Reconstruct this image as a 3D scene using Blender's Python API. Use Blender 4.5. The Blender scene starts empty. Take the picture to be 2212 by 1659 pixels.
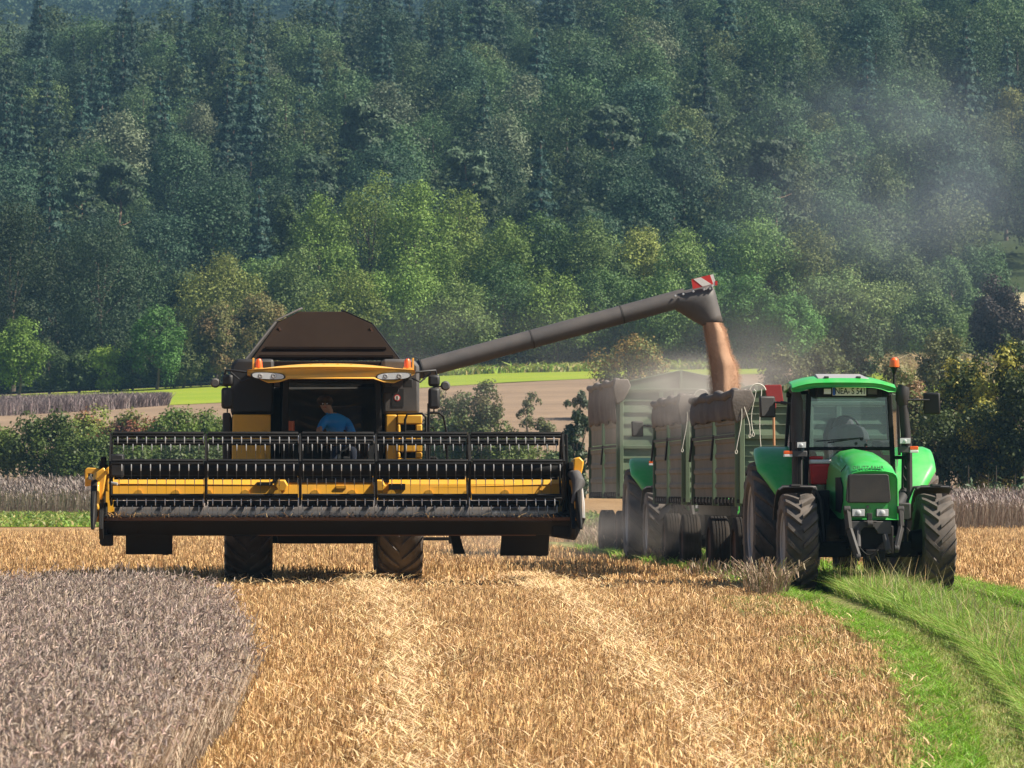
import bpy, bmesh, math, random
import numpy as np
from mathutils import Vector, Matrix
random.seed(7)
R_ = np.random.default_rng(11)
D2R = math.radians
sc = bpy.context.scene
COL = sc.collection

# ------------------------------------------------------------------ camera, sky, sun, exposure
cam_d = bpy.data.cameras.new('camera'); cam = bpy.data.objects.new('camera', cam_d); COL.objects.link(cam)
CAMH = 1.4
cam.location = (0, 0, CAMH); cam.rotation_euler = (D2R(90 + 1.3137), 0, 0)
cam_d.sensor_width = 36; cam_d.lens = 165; cam_d.clip_end = 6000; cam_d.clip_start = 0.5
cam_d.dof.use_dof = True; cam_d.dof.focus_distance = 69; cam_d.dof.aperture_fstop = 10
sc.camera = cam
SUN_EL, SUN_FRONT = 46.0, 9.0          # elevation; degrees that the sun stands on the camera's side of due right
w = bpy.data.worlds.new('World'); sc.world = w; w.use_nodes = True
nt = w.node_tree; bg = nt.nodes['Background']
sky = nt.nodes.new('ShaderNodeTexSky'); sky.sky_type = 'NISHITA'; sky.sun_disc = False
sky.sun_elevation = D2R(SUN_EL); sky.sun_rotation = D2R(90 + SUN_FRONT)
nt.links.new(sky.outputs[0], bg.inputs[0]); bg.inputs[1].default_value = 0.052
sd = bpy.data.lights.new('sun', 'SUN'); sun = bpy.data.objects.new('sun', sd); COL.objects.link(sun)
sd.energy = 4.9; sd.angle = D2R(0.53); sd.color = (1.0, 0.91, 0.76)
to_sun = Vector((math.cos(D2R(SUN_EL)) * math.cos(D2R(SUN_FRONT)), -math.cos(D2R(SUN_EL)) * math.sin(D2R(SUN_FRONT)), math.sin(D2R(SUN_EL))))
sun.rotation_euler = to_sun.to_track_quat('Z', 'Y').to_euler(); sun.location = (20, -5, 40)
sc.view_settings.view_transform = 'Standard'; sc.view_settings.look = 'None'
sc.view_settings.exposure = 1.05; sc.view_settings.gamma = 1.0
sc.render.engine = 'CYCLES'
cy = sc.cycles
cy.max_bounces = 6; cy.diffuse_bounces = 2; cy.glossy_bounces = 2; cy.transmission_bounces = 4
cy.transparent_max_bounces = 12; cy.volume_bounces = 0; cy.use_denoising = True; cy.denoiser = 'OPENIMAGEDENOISE'; cy.denoising_prefilter = 'ACCURATE'; cy.denoising_input_passes = 'RGB_ALBEDO_NORMAL'
cy.caustics_reflective = False; cy.caustics_refractive = False

# ------------------------------------------------------------------ measuring helpers
FQ = 10138.0
def softp(t, k): return k * np.logaddexp(0, t / k)
_D = [0, 150, 180, 230, 250, 265, 300, 350, 420, 470, 520, 600, 660, 700, 800, 1100, 1400, 2200]
_Z = [0, 0, 0.05, 0.3, 1.2, 2.9, 6.0, 9.0, 12.3, 17, 28, 47, 58, 62, 40, 80, 150, 168]
def gz(x, y):
    x = np.asarray(x, float); y = np.asarray(y, float)
    z = np.interp(y, _D, _Z) - 0.02 * softp(65 - y, 2.0)
    z = z + np.clip((y - 280) / 150, 0, 1) * 0.022 * x * np.clip((900 - y) / 200, 0, 1)
    z = z + np.clip((y - 280) / 100, 0, 1) * np.clip((470 - y) / 40, 0, 1) * 0.026 * np.minimum(x, 0)
    z = z + np.clip((y - 470) / 180, 0, 1) * 0.05 * x * np.clip((900 - y) / 200, 0, 1)
    z = z + np.clip((y - 150) / 40, 0, 1) * np.clip((260 - y) / 30, 0, 1) * 0.5 * np.clip((x - 8) / 8, 0, 1)
    return z
class Frame:                     # pixel measured on the photo (2212 wide) + depth inside the thing -> local point
    def __init__(s, X, Y, psi): s.X, s.Y, s.psi = X, Y, psi; s.c, s.s = math.cos(psi), math.sin(psi)
    def x(s, qx, ly):
        k = (qx - 1106) / FQ
        return (k * (s.Y + s.c * ly) - s.X + s.s * ly) / (s.c - k * s.s)
    def z(s, qy, ly, lx=0.0): return CAMH + (1062 - qy) / FQ * (s.Y + s.s * lx + s.c * ly)
    def p(s, qx, qy, ly):
        lx = s.x(qx, ly); return Vector((lx, ly, s.z(qy, ly, lx)))
def at(qx, qy, Y): return Vector(((qx - 1106) / FQ * Y, Y, CAMH + (1062 - qy) / FQ * Y))

# ------------------------------------------------------------------ object helpers
def tag(o, label=None, cat=None, group=None, kind=None):
    if label: o['label'] = label
    if cat: o['category'] = cat
    if group: o['group'] = group
    if kind: o['kind'] = kind
    return o
def empty(name, loc=(0, 0, 0), rz=0.0):
    o = bpy.data.objects.new(name, None); COL.objects.link(o); o.location = loc; o.rotation_euler = (0, 0, rz)
    o.empty_display_size = 0.3
    return o
def copy_tree(o, parent=None):
    c = o.copy(); COL.objects.link(c); c.parent = parent
    for ch in list(o.children): copy_tree(ch, c)
    return c
def link(name, me, parent=None, loc=(0, 0, 0)):
    o = bpy.data.objects.new(name, me); COL.objects.link(o); o.location = loc; o.parent = parent
    return o

class MB:
    def __init__(s): s.v = []; s.f = []; s.m = []
    def add(s, vs, fs, mi=0):
        n = len(s.v); s.v += [tuple(v) for v in vs]
        for f in fs: s.f.append(tuple(i + n for i in f)); s.m.append(mi)
        return s
    def hexa(s, p, mi=0):      # 8 points, bottom ring then top ring
        return s.add(p, [(3, 2, 1, 0), (4, 5, 6, 7), (0, 1, 5, 4), (1, 2, 6, 5), (2, 3, 7, 6), (3, 0, 4, 7)], mi)
    def box(s, x0, x1, y0, y1, z0, z1, mi=0):
        return s.hexa([(x0, y0, z0), (x1, y0, z0), (x1, y1, z0), (x0, y1, z0), (x0, y0, z1), (x1, y0, z1), (x1, y1, z1), (x0, y1, z1)], mi)
    def bar(s, a, b, wx, wy, mi=0, up=(0, 0, 1)):   # box beam from a to b
        a = Vector(a); b = Vector(b); d = (b - a).normalized(); u = Vector(up)
        if abs(d.dot(u)) > 0.98: u = Vector((0, 1, 0))
        r = d.cross(u).normalized() * wx / 2; t = r.cross(d).normalized() * wy / 2
        return s.hexa([a - r - t, a + r - t, a + r + t, a - r + t, b - r - t, b + r - t, b + r + t, b - r + t], mi)
    def prism(s, pts, axis, a0, a1, mi=0):
        n = len(pts); f = {'x': lambda p, a: (a, p[0], p[1]), 'y': lambda p, a: (p[0], a, p[1]), 'z': lambda p, a: (p[0], p[1], a)}[axis]
        vs = [f(p, a0) for p in pts] + [f(p, a1) for p in pts]
        return s.add(vs, [tuple(range(n))[::-1], tuple(range(n, 2 * n))] + [(i, (i + 1) % n, n + (i + 1) % n, n + i) for i in range(n)], mi)
    def loft(s, rings, mi=0, caps=True, closed=True):
        n = len(rings[0]); vs = [p for r in rings for p in r]; fs = []
        for k in range(len(rings) - 1):
            for i in range(n if closed else n - 1):
                j = (i + 1) % n; fs.append((k * n + i, k * n + j, (k + 1) * n + j, (k + 1) * n + i))
        if caps: fs += [tuple(range(n))[::-1], tuple(range((len(rings) - 1) * n, len(rings) * n))]
        return s.add(vs, fs, mi)
    def tube(s, path, r, n=8, mi=0, caps=True):
        P = [Vector(p) for p in path]; rs = r if isinstance(r, (list, tuple)) else [r] * len(P); rings = []; u = None
        for i, p in enumerate(P):
            d = (P[min(i + 1, len(P) - 1)] - P[max(i - 1, 0)])
            d = d.normalized() if d.length > 1e-9 else Vector((0, 0, 1))
            if u is None: u = d.orthogonal().normalized()
            u = (u - d * u.dot(d)); u = u.normalized() if u.length > 1e-6 else d.orthogonal().normalized()
            b = d.cross(u)
            rings.append([p + (u * math.cos(2 * math.pi * k / n) + b * math.sin(2 * math.pi * k / n)) * rs[i] for k in range(n)])
        return s.loft(rings, mi, caps)
    def lathe(s, prof, n=32, axis='x', c=(0, 0, 0), mi=0):      # prof: (along axis, radius)
        rings = []
        for a, r in prof:
            ring = []
            for k in range(n):
                t = 2 * math.pi * k / n; q = (r * math.cos(t), r * math.sin(t))
                p = {'x': (a, q[0], q[1]), 'y': (q[0], a, q[1]), 'z': (q[0], q[1], a)}[axis]
                ring.append((p[0] + c[0], p[1] + c[1], p[2] + c[2]))
            rings.append(ring)
        return s.loft(rings, mi)
    def build(s, name, mats, parent=None, bevel=0.0, smooth=30, loc=(0, 0, 0)):
        me = bpy.data.meshes.new(name); me.from_pydata(s.v, [], s.f)
        for m in (mats if isinstance(mats, (list, tuple)) else [mats]): me.materials.append(m)
        me.polygons.foreach_set('material_index', s.m)
        bm = bmesh.new(); bm.from_mesh(me); bmesh.ops.recalc_face_normals(bm, faces=bm.faces); bm.to_mesh(me); bm.free()
        if smooth:
            me.polygons.foreach_set('use_smooth', [True] * len(me.polygons)); me.set_sharp_from_angle(angle=D2R(smooth))
        o = link(name, me, parent, loc)
        if bevel:
            b = o.modifiers.new('bevel', 'BEVEL'); b.width = bevel; b.segments = 2; b.limit_method = 'ANGLE'; b.angle_limit = D2R(40)
            b.harden_normals = False
        return o

def npmesh(name, V, Q, mats, tint=None, mi=None, T=None):
    """mesh from numpy: V (n,3), Q (m,4) quads, T (k,3) triangles; tint = colour per vertex"""
    me = bpy.data.meshes.new(name); V = np.ascontiguousarray(V, np.float32)
    loops = np.asarray(Q, np.int32).ravel(); tot = np.full(len(Q), 4, np.int32)
    if T is not None and len(T):
        loops = np.concatenate([loops, np.asarray(T, np.int32).ravel()]); tot = np.concatenate([tot, np.full(len(T), 3, np.int32)])
    me.vertices.add(len(V)); me.vertices.foreach_set('co', V.ravel())
    me.loops.add(len(loops)); me.loops.foreach_set('vertex_index', loops)
    me.polygons.add(len(tot)); me.polygons.foreach_set('loop_start', np.concatenate([[0], np.cumsum(tot)[:-1]]).astype(np.int32))
    try: me.polygons.foreach_set('loop_total', tot)
    except Exception: pass
    for m in (mats if isinstance(mats, (list, tuple)) else [mats]): me.materials.append(m)
    if mi is not None: me.polygons.foreach_set('material_index', np.asarray(mi, np.int32))
    me.update(calc_edges=True)
    if tint is not None:
        a = me.attributes.new('tint', 'FLOAT_COLOR', 'POINT')
        a.data.foreach_set('color', np.concatenate([np.asarray(tint, np.float32), np.ones((len(V), 1), np.float32)], 1).ravel())
    return me

# ------------------------------------------------------------------ materials
def new_mat(name):
    m = bpy.data.materials.new(name); m.use_nodes = True
    n = m.node_tree.nodes; return m, m.node_tree, n['Principled BSDF']
def N(t, kind, **kw):
    n = t.nodes.new(kind)
    for k, v in kw.items(): setattr(n, k, v)
    return n
def L(t, a, b): t.links.new(a, b)
def paint(name, col, rough=0.4, metal=0.0, dust=0.25, dustcol=(0.30, 0.24, 0.18), scale=3.0, var=0.15, coat=0.0, bump=0.0, spec=0.5):
    """painted / plastic / metal skin with streaky wear and a film of dust of uneven thickness"""
    m, t, b = new_mat(name)
    tc = N(t, 'ShaderNodeTexCoord'); nz = N(t, 'ShaderNodeTexNoise'); nz.inputs['Scale'].default_value = scale; nz.inputs['Detail'].default_value = 8; nz.inputs['Roughness'].default_value = 0.65
    L(t, tc.outputs['Object'], nz.inputs['Vector'])
    n2 = N(t, 'ShaderNodeTexNoise'); n2.inputs['Scale'].default_value = scale * 14; n2.inputs['Detail'].default_value = 4
    L(t, tc.outputs['Object'], n2.inputs['Vector'])
    r1 = N(t, 'ShaderNodeMapRange'); r1.inputs[1].default_value = 0.38; r1.inputs[2].default_value = 0.72; r1.inputs[3].default_value = dust * 0.25; r1.inputs[4].default_value = min(1, dust * 1.6)
    L(t, nz.outputs[0], r1.inputs[0])
    mv = N(t, 'ShaderNodeMix', data_type='RGBA'); mv.inputs[6].default_value = (*[c * (1 - var) for c in col], 1); mv.inputs[7].default_value = (*[min(1, c * (1 + var)) for c in col], 1)
    L(t, n2.outputs[0], mv.inputs[0])
    mx = N(t, 'ShaderNodeMix', data_type='RGBA'); mx.inputs[7].default_value = (*dustcol, 1)
    L(t, r1.outputs[0], mx.inputs[0]); L(t, mv.outputs[2], mx.inputs[6]); L(t, mx.outputs[2], b.inputs['Base Color'])
    rr = N(t, 'ShaderNodeMapRange'); rr.inputs[3].default_value = rough; rr.inputs[4].default_value = min(1, rough + 0.35)
    L(t, nz.outputs[0], rr.inputs[0]); L(t, rr.outputs[0], b.inputs['Roughness'])
    b.inputs['Specular IOR Level'].default_value = spec; b.inputs['Metallic'].default_value = metal; b.inputs['Coat Weight'].default_value = coat
    if bump:
        bp = N(t, 'ShaderNodeBump'); bp.inputs['Strength'].default_value = bump; bp.inputs['Distance'].default_value = 0.02
        L(t, n2.outputs[0], bp.inputs['Height']); L(t, bp.outputs[0], b.inputs['Normal'])
    return m
def tinted(name, rough=0.8, transl=0.0, objvar=0.0, mul=(1, 1, 1), spec=0.2):
    """blades, ears and leaves: colour carried per blade in 'tint'"""
    m, t, b = new_mat(name)
    a = N(t, 'ShaderNodeAttribute', attribute_name='tint')
    mm = N(t, 'ShaderNodeMix', data_type='RGBA', blend_type='MULTIPLY'); mm.inputs[0].default_value = 1; mm.inputs[7].default_value = (*mul, 1)
    L(t, a.outputs['Color'], mm.inputs[6]); colour = mm.outputs[2]
    if objvar:
        oi = N(t, 'ShaderNodeObjectInfo'); hs = N(t, 'ShaderNodeHueSaturation')
        r = N(t, 'ShaderNodeMapRange'); r.inputs[3].default_value = 1 - objvar; r.inputs[4].default_value = 1 + objvar
        L(t, oi.outputs['Random'], r.inputs[0]); L(t, r.outputs[0], hs.inputs['Value'])
        wn = N(t, 'ShaderNodeTexWhiteNoise', noise_dimensions='1D'); L(t, oi.outputs['Random'], wn.inputs['W'])
        r2 = N(t, 'ShaderNodeMapRange'); r2.inputs[3].default_value = 0.482; r2.inputs[4].default_value = 0.512
        L(t, wn.outputs['Value'], r2.inputs[0]); L(t, r2.outputs[0], hs.inputs['Hue'])
        L(t, colour, hs.inputs['Color']); colour = hs.outputs[0]
    L(t, colour, b.inputs['Base Color']); b.inputs['Roughness'].default_value = rough; b.inputs['Specular IOR Level'].default_value = spec
    if transl:
        tr = N(t, 'ShaderNodeBsdfTranslucent'); L(t, colour, tr.inputs[0]); mx = N(t, 'ShaderNodeMixShader'); mx.inputs[0].default_value = transl
        L(t, b.outputs[0], mx.inputs[1]); L(t, tr.outputs[0], mx.inputs[2]); L(t, mx.outputs[0], t.nodes['Material Output'].inputs[0])
    return m
def ground_mat(name, c1, c2, c3, s1=0.6, s2=9.0, bump=0.4, stretch=(1, 1, 1)):
    m, t, b = new_mat(name)
    tc = N(t, 'ShaderNodeTexCoord'); mp = N(t, 'ShaderNodeMapping'); mp.inputs['Scale'].default_value = stretch
    L(t, tc.outputs['Object'], mp.inputs['Vector'])
    a = N(t, 'ShaderNodeTexNoise'); a.inputs['Scale'].default_value = s1; a.inputs['Detail'].default_value = 6
    c = N(t, 'ShaderNodeTexNoise'); c.inputs['Scale'].default_value = s2; c.inputs['Detail'].default_value = 8; c.inputs['Roughness'].default_value = 0.7
    L(t, mp.outputs[0], a.inputs['Vector']); L(t, mp.outputs[0], c.inputs['Vector'])
    r = N(t, 'ShaderNodeMapRange'); r.inputs[1].default_value = 0.35; r.inputs[2].default_value = 0.65; L(t, a.outputs[0], r.inputs[0])
    m1 = N(t, 'ShaderNodeMix', data_type='RGBA'); m1.inputs[6].default_value = (*c1, 1); m1.inputs[7].default_value = (*c2, 1); L(t, r.outputs[0], m1.inputs[0])
    r2 = N(t, 'ShaderNodeMapRange'); r2.inputs[1].default_value = 0.48; r2.inputs[2].default_value = 0.7; L(t, c.outputs[0], r2.inputs[0])
    m2 = N(t, 'ShaderNodeMix', data_type='RGBA'); m2.inputs[7].default_value = (*c3, 1); L(t, m1.outputs[2], m2.inputs[6]); L(t, r2.outputs[0], m2.inputs[0])
    L(t, m2.outputs[2], b.inputs['Base Color']); b.inputs['Roughness'].default_value = 0.95; b.inputs['Specular IOR Level'].default_value = 0.1
    bp = N(t, 'ShaderNodeBump'); bp.inputs['Strength'].default_value = bump; bp.inputs['Distance'].default_value = 0.05
    L(t, c.outputs[0], bp.inputs['Height']); L(t, bp.outputs[0], b.inputs['Normal'])
    return m
def glass(name, tint=(0.75, 0.85, 0.85), refl=0.12, dirt=0.06, fres=1.0):
    m, t, b = new_mat(name); t.nodes.remove(b)
    tr = N(t, 'ShaderNodeBsdfTransparent'); tr.inputs[0].default_value = (*tint, 1)
    gl = N(t, 'ShaderNodeBsdfGlossy'); gl.inputs['Roughness'].default_value = 0.03; gl.inputs[0].default_value = (1, 1, 1, 1)
    df = N(t, 'ShaderNodeBsdfDiffuse'); df.inputs[0].default_value = (0.45, 0.40, 0.33, 1)
    fr = N(t, 'ShaderNodeFresnel'); fr.inputs[0].default_value = 1.45
    ad = N(t, 'ShaderNodeMath', operation='MULTIPLY_ADD'); ad.inputs[1].default_value = fres; ad.inputs[2].default_value = refl; L(t, fr.outputs[0], ad.inputs[0])
    m1 = N(t, 'ShaderNodeMixShader'); m1.inputs[0].default_value = dirt; L(t, tr.outputs[0], m1.inputs[1]); L(t, df.outputs[0], m1.inputs[2])
    m2 = N(t, 'ShaderNodeMixShader'); L(t, ad.outputs[0], m2.inputs[0]); L(t, m1.outputs[0], m2.inputs[1]); L(t, gl.outputs[0], m2.inputs[2])
    L(t, m2.outputs[0], t.nodes['Material Output'].inputs[0])
    return m
M = dict(
    yellow=paint('yellow_paint', (0.72, 0.36, 0.012), 0.35, dust=0.12, coat=0.2, var=0.06),
    roofyellow=paint('roof_yellow', (0.80, 0.41, 0.045), 0.35, dust=0.18, coat=0.2, var=0.06),
    black=paint('black_paint', (0.009, 0.0085, 0.0085), 0.48, spec=0.2, dust=0.01, var=0.3),
    blackplastic=paint('black_plastic', (0.011, 0.011, 0.013), 0.42, dust=0.02, var=0.2),
    greyplastic=paint('grey_plastic', (0.05, 0.05, 0.055), 0.5, dust=0.12, var=0.2),
    shadetyre=paint('shaded_tyre_rubber', (0.016, 0.014, 0.013), 0.8, spec=0.2, dust=0.2, dustcol=(0.09, 0.07, 0.055)), dash=paint('dash_plastic', (0.14, 0.14, 0.15), 0.6, dust=0.2), darkgrey=paint('dark_grey_metal', (0.022, 0.021, 0.022), 0.5, dust=0.16, dustcol=(0.11, 0.09, 0.075)),  # trailer tyres: shade under the boxes put into a darker rubber
    pipe=paint('pipe_metal', (0.065, 0.06, 0.06), 0.42, dust=0.30, dustcol=(0.15, 0.125, 0.11), scale=1.6),
    tank=paint('tank_brown', (0.019, 0.0115, 0.0085), 0.8, spec=0.1, dust=0.05, dustcol=(0.12, 0.09, 0.06), scale=2.5),
    steel=paint('worn_steel', (0.42, 0.39, 0.38), 0.22, metal=0.85, dust=0.28, dustcol=(0.16, 0.11, 0.08)),
    bright=paint('bright_steel', (0.60, 0.60, 0.60), 0.3, metal=0.6, dust=0.0), tine=paint('tine_wire', (0.10, 0.10, 0.10), 0.45, metal=0.5, dust=0.0),
    rust=paint('rusty_brown', (0.085, 0.04, 0.025), 0.8, dust=0.18, dustcol=(0.16,0.12,0.09)),
    green=paint('tractor_green', (0.010, 0.40, 0.05), 0.30, dust=0.17, dustcol=(0.33, 0.42, 0.27), coat=0.4, var=0.05),  # pale film: dust, with sky and sun sheen painted in
    trailergreen=paint('trailer_green', (0.075, 0.135, 0.078), 0.55, dust=0.30, dustcol=(0.24, 0.25, 0.17), scale=1.5),
    board=paint('dusty_board', (0.20, 0.19, 0.15), 0.8, spec=0.2, dust=0.4, dustcol=(0.34, 0.29, 0.235), scale=1.2, bump=0.2),
    tarp=paint('canvas_cover', (0.10, 0.088, 0.082), 0.9, spec=0.2, dust=0.45, dustcol=(0.24, 0.205, 0.18), scale=2.0, bump=0.25),
    tyre=paint('tyre_rubber', (0.040, 0.035, 0.033), 0.6, dust=0.55, dustcol=(0.185, 0.15, 0.125), scale=1.6, bump=0.15),
    rim=paint('grey_rim', (0.32, 0.33, 0.35), 0.45, dust=0.3, metal=0.2),
    red=paint('red_plastic', (0.55, 0.02, 0.02), 0.4, dust=0.05),
    darkred=paint('dark_red_paint', (0.30, 0.015, 0.02), 0.5, dust=0.08),
    white=paint('white_plastic', (0.75, 0.75, 0.73), 0.45, dust=0.12),
    offwhite=paint('lamp_glass', (0.62, 0.64, 0.66), 0.12, dust=0.05, coat=0.8),
    orange=paint('orange_lens', (0.85, 0.12, 0.01), 0.2, dust=0.0, coat=0.6),
    blueband=paint('blue_band', (0.02, 0.09, 0.45), 0.4, dust=0.0),
    ink=paint('black_ink', (0.015, 0.03, 0.02), 0.5, dust=0.0),
    wood=paint('ash_wood', (0.48, 0.24, 0.12), 0.7, dust=0.1),
    rope=paint('white_rope', (0.7, 0.68, 0.6), 0.9, dust=0.1),
    blueshirt=paint('blue_cloth', (0.03, 0.32, 0.80), 0.9, dust=0.0),
    jeans=paint('dark_cloth', (0.03, 0.035, 0.06), 0.9, dust=0.0),
    skin=paint('skin', (0.50, 0.29, 0.20), 0.55, dust=0.0, var=0.08),
    hair=paint('brown_hair', (0.06, 0.035, 0.02), 0.7, dust=0.0),
    seat=paint('seat_cloth', (0.04, 0.045, 0.06), 0.9, dust=0.1),
    glass=glass('cab_glass', (0.82, 0.90, 0.92), 0.035, 0.02), darkglass=glass('dark_cab_glass', (0.85, 0.87, 0.87), 0.0, 0.004, 0.22),
    leaf=tinted('foliage', 0.65, transl=0.22, objvar=0.36, spec=0.25),
    nearleaf=tinted('hedge_foliage', 0.55, transl=0.25, objvar=0.08, spec=0.3),
    bark=paint('bark', (0.10, 0.075, 0.055), 0.95, dust=0.0, scale=1.0, var=0.4),
    pinebark=paint('pine_bark', (0.22, 0.13, 0.085), 0.9, dust=0.0, scale=1.0, var=0.35),
    straw=tinted('straw', 0.6, transl=0.12, spec=0.35), ears=tinted('wheat_ears', 0.6, transl=0.08, spec=0.3),
    grass=tinted('grass', 0.55, transl=0.30, spec=0.35), grain=paint('wheat_grain', (0.44, 0.265, 0.175), 0.9, spec=0.1, dust=0.3, dustcol=(0.58, 0.38, 0.26), scale=6, var=0.35, bump=0.8),
)
# ------------------------------------------------------------------ ground and fields
def sheet(name, x0f, x1f, y0, y1, mat, dz, nx=24, ny=60, ys=None, label=None):
    ys = np.linspace(y0, y1, ny) if ys is None else ys; ny = len(ys)
    u = np.linspace(0, 1, nx); V = []
    for y in ys:
        a = x0f(y) if callable(x0f) else x0f; b = x1f(y) if callable(x1f) else x1f
        xs = a + (b - a) * u; V.append(np.stack([xs, np.full(nx, y), gz(xs, y) + dz], 1))
    V = np.concatenate(V); i = np.arange((ny - 1) * (nx - 1)); r, c = i // (nx - 1), i % (nx - 1); k = r * nx + c
    Q = np.stack([k, k + 1, k + nx + 1, k + nx], 1)
    me = npmesh(name, V, Q, mat); me.polygons.foreach_set('use_smooth', [True] * len(Q))
    return tag(link(name, me), kind='structure')
M['soil'] = ground_mat('stubble_ground', (0.27, 0.165, 0.075), (0.34, 0.22, 0.11), (0.13, 0.075, 0.035), 0.5, 7.0, stretch=(1, .6, 1))
M['farfield'] = ground_mat('far_stubble', (0.19, 0.135, 0.092), (0.26, 0.185, 0.125), (0.155, 0.11, 0.075), 0.12, 1.5, stretch=(.4, 1.2, 1))
M['meadow'] = ground_mat('meadow_green', (0.19, 0.255, 0.02), (0.24, 0.28, 0.03), (0.12, 0.20, 0.016), 0.08, 1.2, stretch=(.4, 1.4, 1))
M['verge'] = ground_mat('verge_soil', (0.11, 0.12, 0.035), (0.19, 0.16, 0.075), (0.08, 0.09, 0.03), 1.2, 9.0)
M['rut'] = ground_mat('rut_soil', (0.27, 0.24, 0.11), (0.19, 0.21, 0.06), (0.13, 0.13, 0.05), 0.9, 6.0)
wheat_edge0 = lambda y: np.interp(y, [18, 26, 30, 34, 38.4, 44, 50, 56], [-1.9, -2.12, -2.14, -2.16, -2.24, -2.56, -2.92, -3.40])
M['shadesoil'] = ground_mat('wheat_shade_soil', (0.13, 0.095, 0.065), (0.17, 0.125, 0.085), (0.08, 0.055, 0.04), 1.0, 8.0)  # darker than the field: shade between the stems put into the soil colour
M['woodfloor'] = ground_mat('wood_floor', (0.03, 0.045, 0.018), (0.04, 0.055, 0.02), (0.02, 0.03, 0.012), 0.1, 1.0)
ysT = np.unique(np.concatenate([np.linspace(3, 80, 60), np.linspace(80, 240, 40), np.linspace(240, 700, 120), np.linspace(700, 2200, 40)]))
sheet('ground', -320, 320, 0, 0, M['soil'], 0.0, nx=90, ys=ysT)
sheet('far_stubble_field', -120, 120, 252, 412, M['farfield'], 0.03, nx=40)
# the light green meadow under the tree line slopes up to the right
def band(name, lo, hi, x0, x1, mat, dz, nx=50, nv=10):
    xs = np.linspace(x0, x1, nx); V = []
    for v in np.linspace(0, 1, nv):
        y = lo(xs) + (hi(xs) - lo(xs)) * v; V.append(np.stack([xs, y, gz(xs, y) + dz], 1))
    V = np.concatenate(V); i = np.arange((nv - 1) * (nx - 1)); r, c = i // (nx - 1), i % (nx - 1); k = r * nx + c
    me = npmesh(name, V, np.stack([k, k + 1, k + nx + 1, k + nx], 1), mat); me.polygons.foreach_set('use_smooth', [True] * len(me.polygons))
    return tag(link(name, me), kind='structure')
mead_lo = lambda x: np.interp(x, [-60, -34, -24, -18, -8, 0, 10, 40], [338, 338, 334, 340, 362, 372, 384, 392])
mead_hi = lambda x: np.interp(x, [-60, -34, 0, 40], [406, 408, 412, 414])
band('meadow', mead_lo, mead_hi, -70, 22, M['meadow'], 0.06)
band('near_green_strip', lambda x: x * 0 + 178, lambda x: x * 0 + 229, -40, 5, M['meadow'], 0.03)
band('right_meadow', lambda x: x * 0 + 330, lambda x: x * 0 + 408, 26, 75, M['meadow'], 0.07)
sheet('far_field', 47, 80, 466, 484, ground_mat('pale_field', (0.34, 0.28, 0.16), (0.40, 0.32, 0.20), (0.28, 0.27, 0.10), .2, 2.0), 0.5, nx=10, ny=20)
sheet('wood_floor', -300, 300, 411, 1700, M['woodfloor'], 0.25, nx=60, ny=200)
sheet('wheat_shade_soil', lambda y: -0.125 * y - 4, wheat_edge0, 18, 51.5, M['shadesoil'], 0.004, nx=6, ny=40)

# grass track under the tractors and trailers, curving towards the camera
_TY = [18, 30, 34, 39, 45, 50.6, 57, 64, 70, 80, 100, 130]
_TX = [1.2, 2.9, 3.5, 3.87, 4.2, 4.41, 4.36, 4.10, 3.87, 3.50, 2.45, 0.9]
rut = lambda y: np.interp(y, _TY, _TX)                      # left wheel rut
vl = lambda y: rut(y) - np.interp(y, [30, 34, 39, 50, 58, 64, 70, 130], [0.62, 0.52, 0.50, 0.48, 0.46, 0.48, 0.5, 0.5])
sheet('track_verge', vl, lambda y: rut(y) + 2.75, 16, 130, M['verge'], 0.006, nx=10, ny=90)
sheet('wheel_rut', lambda y: rut(y) - 0.13, lambda y: rut(y) + 0.27, 16, 130, M['rut'], 0.012, nx=4, ny=90)
sheet('wheel_rut', lambda y: rut(y) + 1.66, lambda y: rut(y) + 2.2, 16, 130, M['rut'], 0.012, nx=4, ny=90)

# ------------------------------------------------------------------ blades
def blades(name, P, h, wd, yaw, lean, col, mat, bend=0.0, taper=0.3, kind='stuff', tipcol=None, ret=False):
    """every blade a bent strip of two quads; P (n,3) feet, h heights, lean (n,2) sideways reach per metre"""
    n = len(P); r = np.stack([np.cos(yaw), np.sin(yaw), np.zeros(n)], 1) * (wd / 2)[:, None]
    mid = P.copy(); mid[:, :2] += lean * (h * 0.42)[:, None]; mid[:, 2] += h * 0.6
    tip = P.copy(); tip[:, :2] += lean * (h * (1 + bend))[:, None]; tip[:, 2] += h * (1 - 0.35 * bend)
    V = np.stack([P - r, P + r, mid - r * 0.9, mid + r * 0.9, tip - r * taper, tip + r * taper], 1).reshape(-1, 3)
    k = np.arange(n)[:, None] * 6
    Q = np.concatenate([k + [0, 1, 3, 2], k + [2, 3, 5, 4]])
    c = np.repeat(col[:, None, :], 6, 1)
    if tipcol is not None: c[:, 4:] = tipcol[:, None, :]
    if ret: return V, Q, c.reshape(-1, 3)
    o = link(name, npmesh(name, V, Q, mat, c.reshape(-1, 3)))
    return tag(o, kind=kind)
def vary(base, n, val=0.25, hue=0.08):
    c = np.array(base)[None] * (1 + R_.uniform(-val, val, (n, 1))) * (1 + R_.uniform(-hue, hue, (n, 3)))
    return np.clip(c, 0, 1)
def pts_in(n, y0, y1, xl, xr, dens=None):
    y = R_.uniform(y0, y1, n) if dens is None else y0 + (y1 - y0) * R_.uniform(0, 1, n) ** dens
    a = xl(y) if callable(xl) else np.full(n, xl); b = xr(y) if callable(xr) else np.full(n, xr)
    x = a + (b - a) * R_.uniform(0, 1, n); return x, y
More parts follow.
